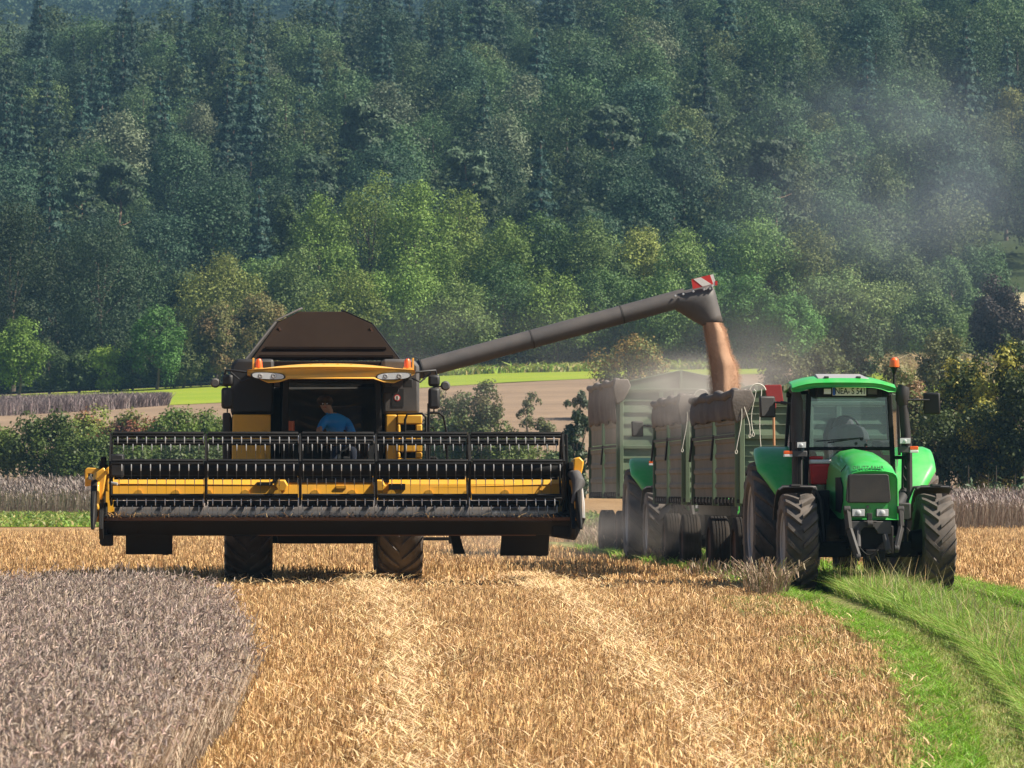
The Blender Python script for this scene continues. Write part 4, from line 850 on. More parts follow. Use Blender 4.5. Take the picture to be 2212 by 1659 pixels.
# mirrors
for s, (u0, u1), lampq in ((-1, (478, 504), (465, 826)), (1, (925, 950), (962, 832))):
    m0, m1 = X(u0, -1.6), X(u1, -1.6); ma = MB(); xo = X(534 if s < 0 else 897, -1.8); xc = (m0 + m1) / 2
    ma.tube([(xo, -1.75, Z(803, -1.7)), (xo + s * .18, -1.72, Z(800, -1.7)), (xc + s * .02, -1.62, Z(798, -1.7)), (xc + s * .05, -1.6, Z(812, -1.6))], 0.018, 8)
    ma.tube([(xo - s * .05, -1.7, Z(815, -1.7)), (xo + s * .08, -1.7, Z(824, -1.7)), (xc - s * .05, -1.62, Z(803, -1.6))], 0.014, 8); ma.tube([(xc, -1.57, Z(808, -1.6)), (xc, -1.57, Z(890, -1.6))], 0.012, 6)
    arm = ma.build('mirror_arm', M['blackplastic'], comb)
    MB().box(m0 + (.02 if s < 0 else 0), m1, -1.68, -1.52, Z(833, -1.6), Z(808, -1.6)).build('mirror', M['blackplastic'], arm, bevel=0.04)
    MB().box(m0, m1, -1.70, -1.52, Z(882, -1.6), Z(836, -1.6)).build('mirror', M['blackplastic'], arm, bevel=0.045)
    lp = c.p(*lampq, -1.6); mb = MB(); mb.lathe([(-.07, .05), (-.03, .075), (.05, .06), (.09, .02)], 14, 'y', lp); mb.tube([(xc, -1.57, Z(834, -1.6)), lp + Vector((0, .05, 0))], .012, 6); mb.build('work_lamp', M['greyplastic'], comb)
wl = c.p(850, 841, -1.0); mb = MB(); mb.box(wl.x - .16, wl.x + .08, wl.y - .08, wl.y + .05, wl.z - .05, wl.z + .05); mb.tube([(wl.x - .04, wl.y, wl.z + .05), (wl.x - .04, wl.y, wl.z + .18)], .015, 6); mb.box(wl.x + .15, wl.x + .29, wl.y - .06, wl.y + .06, wl.z + .04, wl.z + .17); mb.build('work_lamp', M['blackplastic'], comb, bevel=.02)
# small round warning sticker on the right tank side
st = c.p(858, 858, -0.56); mb = MB(); mb.box(st.x - .085, st.x + .10, -.556, -.552, st.z - .14, st.z + .14); tg = mb.build('sticker', M['blackplastic'], comb)
MB().lathe([(-.5585, .052), (-.5565, .052)], 20, 'y', (st.x, 0, st.z)).build('sticker_ring', M['red'], tg); MB().lathe([(-.5605, .038), (-.5586, .038)], 20, 'y', (st.x, 0, st.z)).build('sticker_face', M['white'], tg)
mb = MB(); mb.box(st.x - .008, st.x + .008, -.5625, -.5608, st.z - .028, st.z + .012); mb.lathe([(-.5625, .012), (-.5608, .012)], 10, 'y', (st.x - .002, 0, st.z + .017)); mb.build('sticker_figure', M['ink'], tg)
# hand rails and ladder on the right
def rail(pts, r=0.02, nm='handrail'):
    MB().tube([c.p(*p) for p in pts], r, 8).build(nm, M['black'], comb)
rail([(874, 1010, -.9), (875, 905, -.9), (880, 893, -.9), (912, 892, -.9), (920, 900, -.9), (921, 1010, -.9)]); rail([(875, 931, -.9), (920, 930, -.9)], .015)
rail([(926, 1010, -.8), (926, 870, -.8)], .022); rail([(928, 890, -.8), (948, 890, -.8), (958, 898, -.8), (966, 940, -.8), (966, 1000, -.8)]); rail([(922, 933, -.7), (950, 933, -.7), (962, 945, -.7), (968, 1010, -.7)])
rail([(924, 988, -.7), (940, 987, -.7), (952, 998, -.7), (958, 1015, -.7)]); rail([(926, 922, -.8), (937, 922, -.8), (938, 930, -.8)], .012)
mb = MB()
for k in range(4): mb.box(1.50, 1.95, -0.75 + k * .02, -0.45, 0.65 + k * .32, 0.70 + k * .32)
mb.bar((1.5, -.6, .6), (1.5, -.5, 1.8), .05, .05); mb.bar((1.95, -.6, .6), (1.95, -.5, 1.8), .05, .05); mb.build('ladder', M['black'], comb)
# unloading pipe and spout
pipe = empty('unloading_pipe', (0, 0, 0)); pipe.parent = comb
PA, PB = c.p(880, 804, 3.2), c.p(1480, 641, 3.6)
mb = MB(); mb.tube([PA, PA.lerp(PB, .3), PA.lerp(PB, .44), PB], .153, 28)
mb.build('tube', M['pipe'], pipe)
mb = MB()
for t in (.05, .445, .77): d = (PB - PA).normalized(); MB().tube([PA.lerp(PB, t) - d * .012, PA.lerp(PB, t) + d * .012], .158 if t > .1 else .185, 28).build('flange', M['darkgrey'], pipe)
mb = MB(); mb.tube([c.p(893, 800, 3.2) + Vector((-.5, -.1, -.9)), c.p(893, 800, 3.2) + Vector((-.35, 0, -.2)), c.p(898, 799, 3.2)], [.24, .22, .18], 20); mb.build('elbow', M['darkgrey'], pipe)
def ring_at(qx, qy, ly, ux, uz, ru, rv, n=24):      # ring in the plane spanned by (ux,0,uz) and depth
    cpt = c.p(qx, qy, ly); return [cpt + Vector((ux, 0, uz)).normalized() * ru * math.cos(2 * math.pi * k / n) + Vector((0, 1, 0)) * rv * math.sin(2 * math.pi * k / n) for k in range(n)]
def sec(q1, q2, rv, n=28):
    a, b = c.p(*q1, 3.6), c.p(*q2, 3.6); m_ = (a + b) / 2; h_ = (a - b) / 2; return [m_ + h_ * math.cos(2 * math.pi * k / n) + Vector((0, rv * math.sin(2 * math.pi * k / n), 0)) for k in range(n)]
mb = MB(); mb.loft([sec((1446, 634), (1451, 664), .157), sec((1466, 629), (1457, 667), .165), sec((1494, 622), (1467, 673), .175), sec((1519, 615), (1480, 681), .185), sec((1539, 614), (1491, 688), .19), sec((1546, 630), (1499, 693), .19), sec((1552, 655), (1507, 697), .19), sec((1557, 675), (1513, 700), .185), sec((1562, 693), (1517, 703), .18)], caps=False)
spo = mb.build('spout', M['pipe'], pipe, smooth=60); sm = spo.modifiers.new('thick', 'SOLIDIFY'); sm.thickness = 0.012
mb = MB()
for (qx, qy) in ((1459, 638), (1476, 634), (1498, 628), (1521, 624), (1534, 622)): mb.lathe([(-.02, .014), (0.0, .02)], 10, 'y', c.p(qx, qy, 3.42))
mb.build('bolt', M['bright'], spo)
e = [c.p(1494, 602, 3.40), c.p(1534, 592, 3.40), c.p(1541, 612, 3.40), c.p(1497, 623, 3.40)]
mb = MB(); dv = Vector((0, .02, 0)); mb.hexa([e[3], e[2], e[2] + dv, e[3] + dv, e[0], e[1], e[1] + dv, e[0] + dv]); wb = mb.build('warning_board', M['red'], pipe)
fw_ = Vector((0, -.004, 0)); L_ = lambda t, s: (e[0].lerp(e[1], t)).lerp(e[3].lerp(e[2], t), s)
mb = MB(); ps = [L_(.10, .02), L_(.50, .02), L_(.92, .98), L_(.48, .98)]; mb.hexa([ps[3] + fw_, ps[2] + fw_, ps[2] + fw_ * .3, ps[3] + fw_ * .3, ps[0] + fw_, ps[1] + fw_, ps[1] + fw_ * .3, ps[0] + fw_ * .3]); mb.build('white_stripe', M['white'], wb)
MB().bar(e[1] + Vector((.015, .02, 0)), e[2] + Vector((.02, .02, -.03)), .03, .08).build('board_edge', M['white'], wb); MB().box(e[2].x + .03, e[2].x + .07, e[2].y, e[2].y + .1, e[2].z - .02, e[2].z + .05).build('reflector', M['red'], wb)
# axle, feeder house, wheels
mb = MB(); mb.hexa([(-.75, -2.6, .62), (.75, -2.6, .62), (.75, 0.2, .85), (-.75, 0.2, .85), (-.75, -2.6, 1.35), (.75, -2.6, 1.35), (.75, 0.2, 1.75), (-.75, 0.2, 1.75)]); mb.build('feeder_house', M['black'], comb, bevel=.03)
mb = MB(); mb.box(-.9, .9, -.25, .3, .72, 1.1); mb.box(-1.35, 1.35, -.12, .12, .85, 1.05); mb.box(-.45, -.2, -.4, -.1, .62, .72); mb.box(.12, .38, -.4, -.1, .60, .72); mb.box(-.75, .55, .35, 1.4, .68, .9); mb.box(.55, .8, -.3, .1, .64, .75)
for k in range(7): mb.box(-.72 + k * .2, -.66 + k * .2, -.3, -.22, .66, .73)
mb.build('front_axle', M['black'], comb, bevel=.01)
wx0, wx1 = X(537, -.9), X(866, -.9)
wheel(comb, (wx0, 0, .94), .95, .74, 22, .05, -1, 'front_wheel', 'rim', .1); wheel(comb, (wx1, 0, .94), .95, .70, 22, .05, 1, 'front_wheel', 'rim', .17)
for s in (-1, 1): wheel(comb, (s * 1.1, 4.6, .6), .62, .42, 18, .035, s, 'rear_wheel', 'rim', .2)
MB().box(-1.0, 1.0, 4.5, 4.7, .55, .75).build('rear_axle', M['black'], comb)

# ---- header
hd_ = empty('header', (0, 0, 0)); hd_.parent = comb
HX0, HX1 = X(238, -3.4), X(1217, -3.4); zc, yc, rr = 1.74, -3.4, .545
def hmesh(mb, name, mat, **k): return mb.build(name, M[mat], hd_, **k)
spx = [X(q, -3.4) for q in (240, 445, 648, 811, 1012, 1214)]
ths = [D2R(71 + 60 * k) for k in range(6)]
bp = [(yc - rr * math.cos(t), zc + rr * math.sin(t)) for t in ths]
tine0 = None
for k, (by, bz) in enumerate(bp):
    mb = MB()
    for i in range(5):
        a_, b_ = spx[i] + .03, spx[i + 1] - .03
        mb.prism([(by - .030, bz - .045), (by + .03, bz - .045), (by + .03, bz + .04), (by + .01, bz + .05), (by - .012, bz + .05), (by - .030, bz + .035)], 'x', a_, b_)
        mb.tube([(a_, by - .034, bz - .018), (b_, by - .034, bz - .018)], .017, 8); mb.tube([(a_, by - .034, bz + .022), (b_, by - .034, bz + .022)], .012, 8)
    hmesh(mb, 'reel_bar', 'black', bevel=0.004)
    def tine_mb(mb, x, y_, z_):
        n0 = len(mb.f); mb.tube([(x, y_ + .01, z_ + .03), (x, y_ - .014, z_ - .02), (x, y_ - .016, z_ - .085), (x, y_ - .012, z_ - .10), (x, y_ - .006, z_ - .16), (x, y_, z_ - .23)], [.007, .0085, .006, .0028, .0024, .002], 5)
        for f_i in range(n0, len(mb.f)):
            if min(mb.v[i][2] for i in mb.f[f_i]) < z_ - .09: mb.m[f_i] = 1  # lower wire dark; the bright upper part paints the tine's sun glint
        return mb
    off = .07 if k % 2 else 0.0; xs_ = [x for x in (HX0 + .12 + off + j * .1415 for j in range(49)) if x < HX1 - .08]
    if k in (0, 5):                      # the two front rows show largest: every tine a part of its own
        for x in xs_:
            if tine0 is None: tine0 = tine_mb(MB(), 0, 0, 0).build('tine', [M['bright'], M['tine']], hd_, loc=(x, by - .045, bz - .04)).data
            else: link('tine', tine0, hd_, (x, by - .045, bz - .04))
    else:
        mb = MB()
        for x in xs_: tine_mb(mb, x, by - .045, bz - .04)
        tag(mb.build('tine_row', [M['bright'], M['tine']], hd_), kind='stuff')
hmesh(MB().tube([(HX0 + .05, yc, zc), (HX1 - .05, yc, zc)], .098, 20), 'reel_shaft', 'black')
for x in spx:
    mb = MB()
    for k in range(6):
        (y1, z1), (y2, z2) = bp[k], bp[(k + 1) % 6]; mb.bar((x, y1, z1), (x, y2, z2), .055, .03, up=(1, 0, 0)); mb.bar((x + .012, yc, zc), (x + .012, y1, z1), .05, .025, up=(1, 0, 0))
    mb.lathe([(x - .03, .13), (x + .03, .13)], 16, 'x', (0, yc, zc)); hmesh(mb, 'reel_spider', 'black')
# back frame: bright sloping top beam, wall below, centre opening
F0, F1 = X(228, -2.6), X(1222, -2.6); ztop = 1.635
o0, o1 = X(598, -2.5), X(832, -2.5)
mb = MB()
for (a, b) in ((F0, o0), (o1, F1)):
    slant = .05
    za = ztop - (.0 if a == F0 else .075); zb_ = ztop - (.0 if b == F1 else .075)
    mb.hexa([(a, -2.64, za - .11), (b, -2.64, zb_ - .11 + .06 * (b == o0)), (b, -2.44, zb_ - .115 + .06 * (b == o0)), (a, -2.44, za - .115 + .06 * 0), (a, -2.54, za + .0), (b, -2.54, zb_ + .055 * (b == o0)), (b, -2.44, zb_ + .055 * (b == o0)), (a, -2.44, za + .055 * (a == o1))])
mb.box(o0, o1, -2.60, -2.44, ztop - .035, ztop + .02)
hmesh(mb, 'frame_beam', 'yellow', bevel=.008)
mb = MB(); wl_ = lambda a, b, zt_, y_: mb.hexa([(a, -2.78, .82), (b, -2.78, .82), (b, -2.45, .82), (a, -2.45, .82), (a, y_, zt_), (b, y_, zt_), (b, -2.45, zt_), (a, -2.45, zt_)]); wl_(F0, o0 - .05, ztop - .112, -2.625); wl_(o1 + .05, F1, ztop - .112, -2.625); wl_(o0 - .048, o1 + .048, ztop - .036, -2.60)
for q in (300, 380, 450, 530, 600, 680, 760, 845, 925, 1010, 1090, 1165):
    x = X(q, -2.52); mb.prism([(x - .065, 1.38), (x + .065, 1.38), (x + .04, 1.425), (x, 1.44), (x - .04, 1.425)], 'y', -2.70, -2.62)
mb.box(o0 + .9, o0 + 1.05, -2.66, -2.58, 1.46, 1.50); hmesh(mb, 'back_wall', 'yellow')
mb = MB()
for a, b in ((o0 - .05, o0 + .12), (o1 - .38, o1 - .05)):
    mb = MB(); mb.lathe([(-2.70, .09), (-2.60, .115)], 6, 'y', (b - .05, 0, 1.50)); hmesh(mb, 'drive_boss', 'yellow', bevel=.01)
mb = MB(); mb.box(o0 - .30, o0 - .06, -2.68, -2.60, 1.50, 1.555); mb.box(o1 + .05, o1 + .3, -2.70, -2.60, 1.44, 1.53); mb.box(o0 - .06, o1 + .06, -2.625, -2.598, 1.545, 1.60); hmesh(mb, 'dark_opening', 'black')
# auger with opposed flights
ay, az, ar = -2.92, 1.085, .205
hmesh(MB().tube([(F0 + .15, ay, az), (F1 - .15, ay, az)], ar, 36), 'auger_tube', 'steel')
mb = MB(); pitch = .62
for (xs, xe, dirn, ph) in ((F0 + .2, cx_ - .7, 1, 0.0), (F1 - .2, cx_ + .7, -1, 1.0)):
    n_ = int(abs(xe - xs) / pitch * 24); pi_, po_ = [], []
    for i in range(n_ + 1):
        t = i / n_; x = xs + (xe - xs) * t; a = dirn * 2 * math.pi * abs(x - xs) / pitch * (1) + ph
        pi_.append((x, ay - ar * .98 * math.cos(a), az + ar * .98 * math.sin(a))); po_.append((x, ay - (ar + .085) * math.cos(a), az + (ar + .085) * math.sin(a)))
    mb.loft([[Vector(p), Vector(q), Vector(q) + Vector((.006, 0, 0)), Vector(p) + Vector((.006, 0, 0))] for p, q in zip(pi_, po_)])
hmesh(mb, 'auger_flight', 'steel')
mb = MB()
for k in range(14):
    x = cx_ - .75 + k * .115; a = k * 2.1; mb.tube([(x, ay - ar * math.cos(a), az + ar * math.sin(a)), (x, ay - (ar + .12) * math.cos(a), az + (ar + .12) * math.sin(a))], .009, 6)
hmesh(mb, 'auger_finger', 'darkgrey')
# floor, cutter bar with guards, dark underside, skid plates
ky, kz = -3.72, 1.03
mb = MB(); mb.hexa([(F0, ky + .06, kz - .03), (F1, ky + .06, kz - .03), (F1, -2.45, .80), (F0, -2.45, .80), (F0, ky + .06, kz - .012), (F1, ky + .06, kz - .012), (F1, -2.45, .82), (F0, -2.45, .82)]); hmesh(mb, 'floor_plate', 'steel')
mb = MB(); mb.box(F0, F1, ky, ky + .09, kz - .052, kz - .0); hmesh(mb, 'knife_rail', 'rust', bevel=.004)
mb = MB(); n_ = 92
for j in range(n_):
    x = F0 + .05 + (F1 - F0 - .1) * j / (n_ - 1); mb.hexa([(x - .016, ky + .02, kz - .01), (x + .016, ky + .02, kz - .01), (x + .018, ky + .12, kz - .01), (x - .018, ky + .12, kz - .01), (x - .009, ky - .085, kz + .005), (x + .009, ky - .085, kz + .005), (x + .018, ky + .10, kz + .032), (x - .018, ky + .10, kz + .032)])
hmesh(mb, 'cutter_bar', 'darkgrey')
mb = MB(); mb.hexa([(F0 - .02, ky + .30, .765), (F1 + .02, ky + .30, .765), (F1 + .02, -2.4, .74), (F0 - .02, -2.4, .74), (F0 - .02, ky + .02, kz - .056), (F1 + .02, ky + .02, kz - .056), (F1 + .02, -2.4, kz - .25), (F0 - .02, -2.4, kz - .25)]); hmesh(mb, 'underside', 'black', bevel=.01)
mb = MB(); mb.tube([(X(560, -3.3), ky + .36, .80), (F1 - .5, ky + .36, .80)], .055, 12); hmesh(mb, 'skid_tube', 'rust')
for (qa, qb, yb, ql) in ((272, 373, 1196, 0), (1084, 1188, 1199, -4)):
    pa = [c.p(qa, 1140, -3.35), c.p(qb, 1140, -3.35), c.p(qb + ql, yb, -3.1), c.p(qa + ql, yb, -3.1)]; nb = Vector((0, .02, 0))
    mb = MB(); mb.hexa([pa[3], pa[2], pa[2] + nb, pa[3] + nb, pa[0], pa[1], pa[1] + nb, pa[0] + nb]); mb.hexa([pa[3] + Vector((.55, .002, -.012)), pa[3] + Vector((.64, .002, -.012)), pa[3] + Vector((.64, .018, -.012)), pa[3] + Vector((.55, .018, -.012)), pa[3] + Vector((.55, .002, -.001)), pa[3] + Vector((.64, .002, -.001)), pa[3] + Vector((.64, .018, -.001)), pa[3] + Vector((.55, .018, -.001))])
    hmesh(mb, 'skid_plate', 'black')
pa = [c.p(972, 1150, -2.9), c.p(992, 1150, -2.9), c.p(1005, 1195, -2.7), c.p(980, 1195, -2.7)]; nb = Vector((0, .05, 0)); mb = MB(); mb.hexa([pa[3], pa[2], pa[2] + nb, pa[3] + nb, pa[0], pa[1], pa[1] + nb, pa[0] + nb]); hmesh(mb, 'prop_stand', 'black')
# end walls, crop dividers, reel arms, reel drive
for s, xe in ((-1, F0), (1, F1)):
    a, b = (xe - .05, xe + .01) if s < 0 else (xe - .01, xe + .05)
    mb = MB(); mb.prism([(-2.4, .72), (-3.55, .74), (-3.95, .70), (-4.1, .86), (-3.95, 1.10), (-3.3, 1.48), (-2.4, 1.66)], 'x', a, b); hmesh(mb, 'end_wall', 'black', bevel=.006)
    a2, b2 = (xe - .26, xe - .052) if s < 0 else (xe + .052, xe + .26)
    mb = MB(); mb.prism([(-2.5, .95), (-3.6, .98), (-3.9, 1.15), (-3.75, 1.52), (-3.3, 1.70), (-2.5, 1.62)], 'x', *((xe - .16, xe - .052) if s < 0 else (xe + .052, xe + .16))); hmesh(mb, 'end_cover', 'yellow', bevel=.03)
    xm_ = xe + s * .12
    mb = MB(); mb.loft([[(xm_ - .07, -3.78, 1.05), (xm_ + .05, -3.78, 1.05), (xm_ + .04, -3.72, 1.60), (xm_ - .06, -3.72, 1.60)], [(xm_ - .06, -4.0, .98), (xm_ + .04, -4.0, .98), (xm_ + .02, -3.98, 1.34), (xm_ - .05, -3.98, 1.34)], [(xm_ - .04, -4.35, .84), (xm_ + .02, -4.35, .84), (xm_ + .01, -4.33, .94), (xm_ - .03, -4.33, .94)]]); hmesh(mb, 'divider_nose', 'black', bevel=.02)
    mb = MB(); mb.bar((xe + s * .02, -2.3, 1.72), (xe + s * .02, -3.5, 1.80), .07, .11); mb.bar((xe + s * .02, -2.35, 1.0), (xe + s * .02, -2.35, 1.75), .08, .10); hmesh(mb, 'reel_arm', 'black', bevel=.008)
xe = F0
mb = MB(); mb.prism([(X(184, -3.1), Z(1050, -3.1)), (X(204, -3.1), Z(1046, -3.1)), (X(206, -3.1), Z(1036, -3.1)), (X(190, -3.1), Z(1034, -3.1)), (X(191, -3.1), Z(1022, -3.1)), (X(212, -3.1), Z(1022, -3.1)), (X(222, -3.1), Z(1060, -3.1)), (X(236, -3.1), Z(1060, -3.1)), (X(236, -3.1), Z(1006, -3.1)), (X(222, -3.1), Z(1018, -3.1)), (X(214, -3.1), Z(1010, -3.1)), (X(190, -3.1), Z(1009, -3.1)), (X(184, -3.1), Z(1013, -3.1))], 'y', -3.2, -2.75); hmesh(mb, 'side_bracket', 'yellow', bevel=.012)
mb = MB(); mb.prism([(X(205, -3.3), Z(1085, -3.3)), (X(222, -3.3), Z(1085, -3.3)), (X(232, -3.3), Z(1020, -3.3)), (X(226, -3.3), Z(1008, -3.3)), (X(208, -3.3), Z(1020, -3.3))], 'y', -3.62, -3.1); hmesh(mb, 'side_cover', 'yellow', bevel=.02)
mb = MB(); mb.box(X(216, -3.5), X(232, -3.5), -3.55, -3.2, .62, 1.25); mb.box(X(219, -3.5), X(244, -3.5), -3.6, -3.2, .60, .78); hmesh(mb, 'end_skid', 'black', bevel=.02); hmesh(MB().box(X(218, -3.4), X(230, -3.4), -3.5, -3.3, Z(1015, -3.4), Z(985, -3.4)), 'arm_cap', 'black', bevel=.02)
mb = MB(); mb.box(X(238, -3.6), X(268, -3.6), -3.62, -3.25, Z(1029, -3.6), Z(979, -3.6)); hmesh(mb, 'reel_drive', 'blackplastic', bevel=.03)
hmesh(MB().tube([c.p(236, 1041, -3.75), c.p(254, 1044, -3.8)], .022, 8), 'drive_pin', 'bright')
# right end: upright arms, yellow cap, grey rubber cone
mb = MB(); mb.bar((X(1219, -3.5), -3.45, .9), (X(1216, -3.5), -3.40, 2.3), .05, .09, up=(0, 1, 0)); mb.bar((X(1228, -3.4), -3.35, .9), (X(1224, -3.4), -3.30, 2.27), .04, .08, up=(0, 1, 0)); mb.box(X(1228, -3.3), X(1238, -3.3), -3.4, -3.1, Z(1035, -3.3), Z(1000, -3.3)); hmesh(mb, 'end_arm', 'black', bevel=.008)
mb = MB(); mb.prism([(X(1235, -3.0), Z(1035, -3.)), (X(1250, -3.0), Z(1040, -3.)), (X(1258, -3.0), Z(1010, -3.)), (X(1260, -3.0), Z(995, -3.)), (X(1250, -3.0), Z(985, -3.)), (X(1238, -3.0), Z(990, -3.))], 'y', -3.15, -2.7); mb.prism([(X(1233, -3.2), Z(1095, -3.2)), (X(1250, -3.2), Z(1085, -3.2)), (X(1257, -3.2), Z(1045, -3.2)), (X(1246, -3.2), Z(1018, -3.2)), (X(1231, -3.2), Z(1018, -3.2))], 'y', -3.5, -3.0); hmesh(mb, 'side_cover', 'yellow', bevel=.02)
mb = MB(); mb.tube([c.p(1236, 1085, -3.9), c.p(1244, 1062, -3.85), c.p(1250, 1042, -3.75), c.p(1244, 1026, -3.6), c.p(1232, 1022, -3.4)], [.02, .055, .10, .09, .05], 14); hmesh(mb, 'rubber_boot', 'greyplastic')
mb = MB(); mb.loft([[c.p(1252, 1045, -3.5), c.p(1258, 1045, -3.5), c.p(1258, 1045, -3.3), c.p(1252, 1045, -3.3)], [c.p(1250, 1085, -3.7), c.p(1263, 1085, -3.7), c.p(1263, 1085, -3.4), c.p(1250, 1085, -3.4)], [c.p(1254, 1117, -3.8), c.p(1264, 1119, -3.8), c.p(1264, 1119, -3.5), c.p(1254, 1117, -3.5)]]); hmesh(mb, 'reflector_panel', 'rim', bevel=.01)
mb = MB(); mb.prism([(X(1190, -3.3), Z(1158, -3.3)), (X(1240, -3.3), Z(1166, -3.3)), (X(1262, -3.3), Z(1120, -3.3)), (X(1258, -3.3), Z(1095, -3.3)), (X(1190, -3.3), Z(1110, -3.3))], 'y', -3.6, -2.5); hmesh(mb, 'end_skid', 'black', bevel=.03)
# straw caught along the knife
n = 240; P = np.stack([F0 + .2 + (F1 - F0 - .4) * R_.uniform(0, 1, n), R_.uniform(-3.82, -3.60, n), np.full(n, 1.015)], 1)
V_, Q_, C_2 = blades('t', P, R_.uniform(.02, .09, n), R_.uniform(.005, .010, n), R_.uniform(0, 3, n), R_.normal(0, 1.8, (n, 2)), vary((.50, .32, .14), n, .4), M['straw'], taper=.7, ret=True)
tag(link('caught_straw', npmesh('caught_straw', V_, Q_, M['straw'], C_2), hd_), kind='stuff')
# hydraulic hoses to the reel, left and right
for s_, xe_ in ((-1, F0), (1, F1)):
    hmesh(MB().tube([(xe_ - s_ * .02, -2.45, 1.60), (xe_ - s_ * .25, -2.5, 1.78), (xe_ - s_ * .10, -2.8, 1.70), (xe_ + s_ * .02, -3.1, 1.82), (xe_ - s_ * .05, -3.35, 1.80)], .016, 7), 'hydraulic_hose', 'blackplastic')
# straw left lying on the left end of the floor
n = 90; P = np.stack([F0 + .12 + 1.1 * R_.uniform(0, 1, n) ** 1.6, R_.uniform(-3.72, -3.2, n), np.full(n, 1.02)], 1); P[:, 2] = 1.03 - (P[:, 1] + 3.72) * .18; ln = R_.normal(0, 1.4, (n, 2))
V_, Q_, C_2 = blades('t', P, R_.uniform(.03, .14, n), R_.uniform(.006, .012, n), R_.uniform(0, 3, n), ln, vary((.55, .33, .12), n, .3), M['straw'], taper=.7, ret=True)
tag(link('cut_straw', npmesh('cut_straw', V_, Q_, M['straw'], C_2), hd_), kind='stuff')

# ------------------------------------------------------------------ driver
def person(parent_loc, rz):
    root = bpy.data.meshes.new('person'); 
    # joints: local x = image right, y = back
    J = dict(pelvis=(0.26, -.38, 2.02), belly=(.24, -.44, 2.2), chest=(.16, -.58, 2.42), neck=(.08, -.68, 2.57), head0=(.02, -.72, 2.63), head1=(-.02, -.75, 2.72), top=(-.02, -.74, 2.765),
             shl=(-.02, -.66, 2.47), ell=(-.12, -.86, 2.28), wrl=(-.02, -1.0, 2.24), shr=(.33, -.52, 2.46), elr=(.44, -.66, 2.22), wrr=(.28, -.92, 2.24),
             hipl=(.16, -.42, 1.98), knl=(.12, -.86, 2.0), anl=(.10, -.95, 1.62), tol=(.10, -1.10, 1.59), hipr=(.36, -.42, 1.98), knr=(.42, -.86, 2.0), anr=(.42, -.95, 1.62), tor=(.42, -1.1, 1.59))
    rad = dict(pelvis=.15, belly=.145, chest=.165, neck=.055, head0=.075, head1=.095, top=.06, shl=.075, ell=.05, wrl=.032, shr=.075, elr=.05, wrr=.032, hipl=.09, knl=.065, anl=.042, tol=.038, hipr=.09, knr=.065, anr=.042, tor=.038)
    E = [('pelvis', 'belly'), ('belly', 'chest'), ('chest', 'neck'), ('neck', 'head0'), ('head0', 'head1'), ('head1', 'top'), ('chest', 'shl'), ('shl', 'ell'), ('ell', 'wrl'), ('chest', 'shr'), ('shr', 'elr'), ('elr', 'wrr'),
         ('pelvis', 'hipl'), ('hipl', 'knl'), ('knl', 'anl'), ('anl', 'tol'), ('pelvis', 'hipr'), ('hipr', 'knr'), ('knr', 'anr'), ('anr', 'tor')]
    names = list(J); V = [J[n] for n in names]; Ed = [(names.index(a), names.index(b)) for a, b in E]; rs = [rad[n] for n in names]
    for wv, sgn in (('wrl', -1), ('wrr', 1)):
        w_ = Vector(J[wv]); pk = len(V); V.append(tuple(w_ + Vector((sgn * -.03, -.06, .015)))); rs.append(.034); Ed.append((names.index(wv), pk))
        for f in range(5):
            b = Vector(V[pk]); off = Vector(((f - 1.5) * .018, -.035, .012)) if f < 4 else Vector((-sgn * .045, -.005, .02)); ln = (.05, .058, .052, .042, .035)[f]
            i0 = len(V); V.append(tuple(b + off)); rs.append(.010); Ed.append((pk, i0)); V.append(tuple(b + off + Vector((0, -ln * .6, -ln * .5)))); rs.append(.009); Ed.append((i0, i0 + 1)); V.append(tuple(b + off + Vector((0, -ln * .5, -ln * 1.1)))); rs.append(.008); Ed.append((i0 + 1, i0 + 2))
    root.from_pydata(V, Ed, []); o = link('person', root, None, parent_loc); o.rotation_euler = (0, 0, rz)
    md = o.modifiers.new('skin', 'SKIN'); sv = root.skin_vertices[0].data
    for i, r in enumerate(rs): sv[i].radius = (r, r)
    sv[0].use_root = True; o.modifiers.new('sub', 'SUBSURF').levels = 2; o.modifiers['sub'].render_levels = 2
    dg = bpy.context.evaluated_depsgraph_get(); me = bpy.data.meshes.new_from_object(o.evaluated_get(dg)); o.modifiers.clear(); o.data = me; me.name = 'person'
    me.materials.clear()
    for m in ('skin', 'blueshirt', 'jeans'): me.materials.append(M[m])
    for p in me.polygons:
        cz = p.center; p.use_smooth = True
        p.material_index = 0 if (cz.z > 2.575 and cz.x < .2) or (cz.y < -.84 and cz.z > 2.17) else (2 if cz.z < 2.08 else 1)
    tag(o, 'person in a blue shirt leaning forward at the wheel inside the combine cab', 'person')
    hc = Vector(J['head1'])
    mb = MB(); 
    for sx in (-1, 1):
        mb.lathe([(0, .002), (.008, .012), (.012, .012)], 10, 'y', hc + Vector((sx * .034, -.105, .0)))
    mb.build('eye', M['white'], o); mb = MB(); mb.loft([[hc + Vector((-.016, -.10, -.03)), hc + Vector((.016, -.10, -.03)), hc + Vector((.008, -.10, .015)), hc + Vector((-.008, -.10, .015))], [hc + Vector((-.008, -.128, -.03)), hc + Vector((.008, -.128, -.03)), hc + Vector((.004, -.108, .01)), hc + Vector((-.004, -.108, .01))]]); mb.build('nose', M['skin'], o, bevel=.004)
    mb = MB(); mb.box(hc.x - .024, hc.x + .024, hc.y - .098, hc.y - .085, hc.z - .058, hc.z - .05); mb.build('mouth', M['red'], o)
    mb = MB()
    for i in range(7):
        pass
    prof = [(hc.z - .02, .10), (hc.z + .01, .122), (hc.z + .05, .126), (hc.z + .09, .11), (hc.z + .12, .075), (hc.z + .135, .01)]
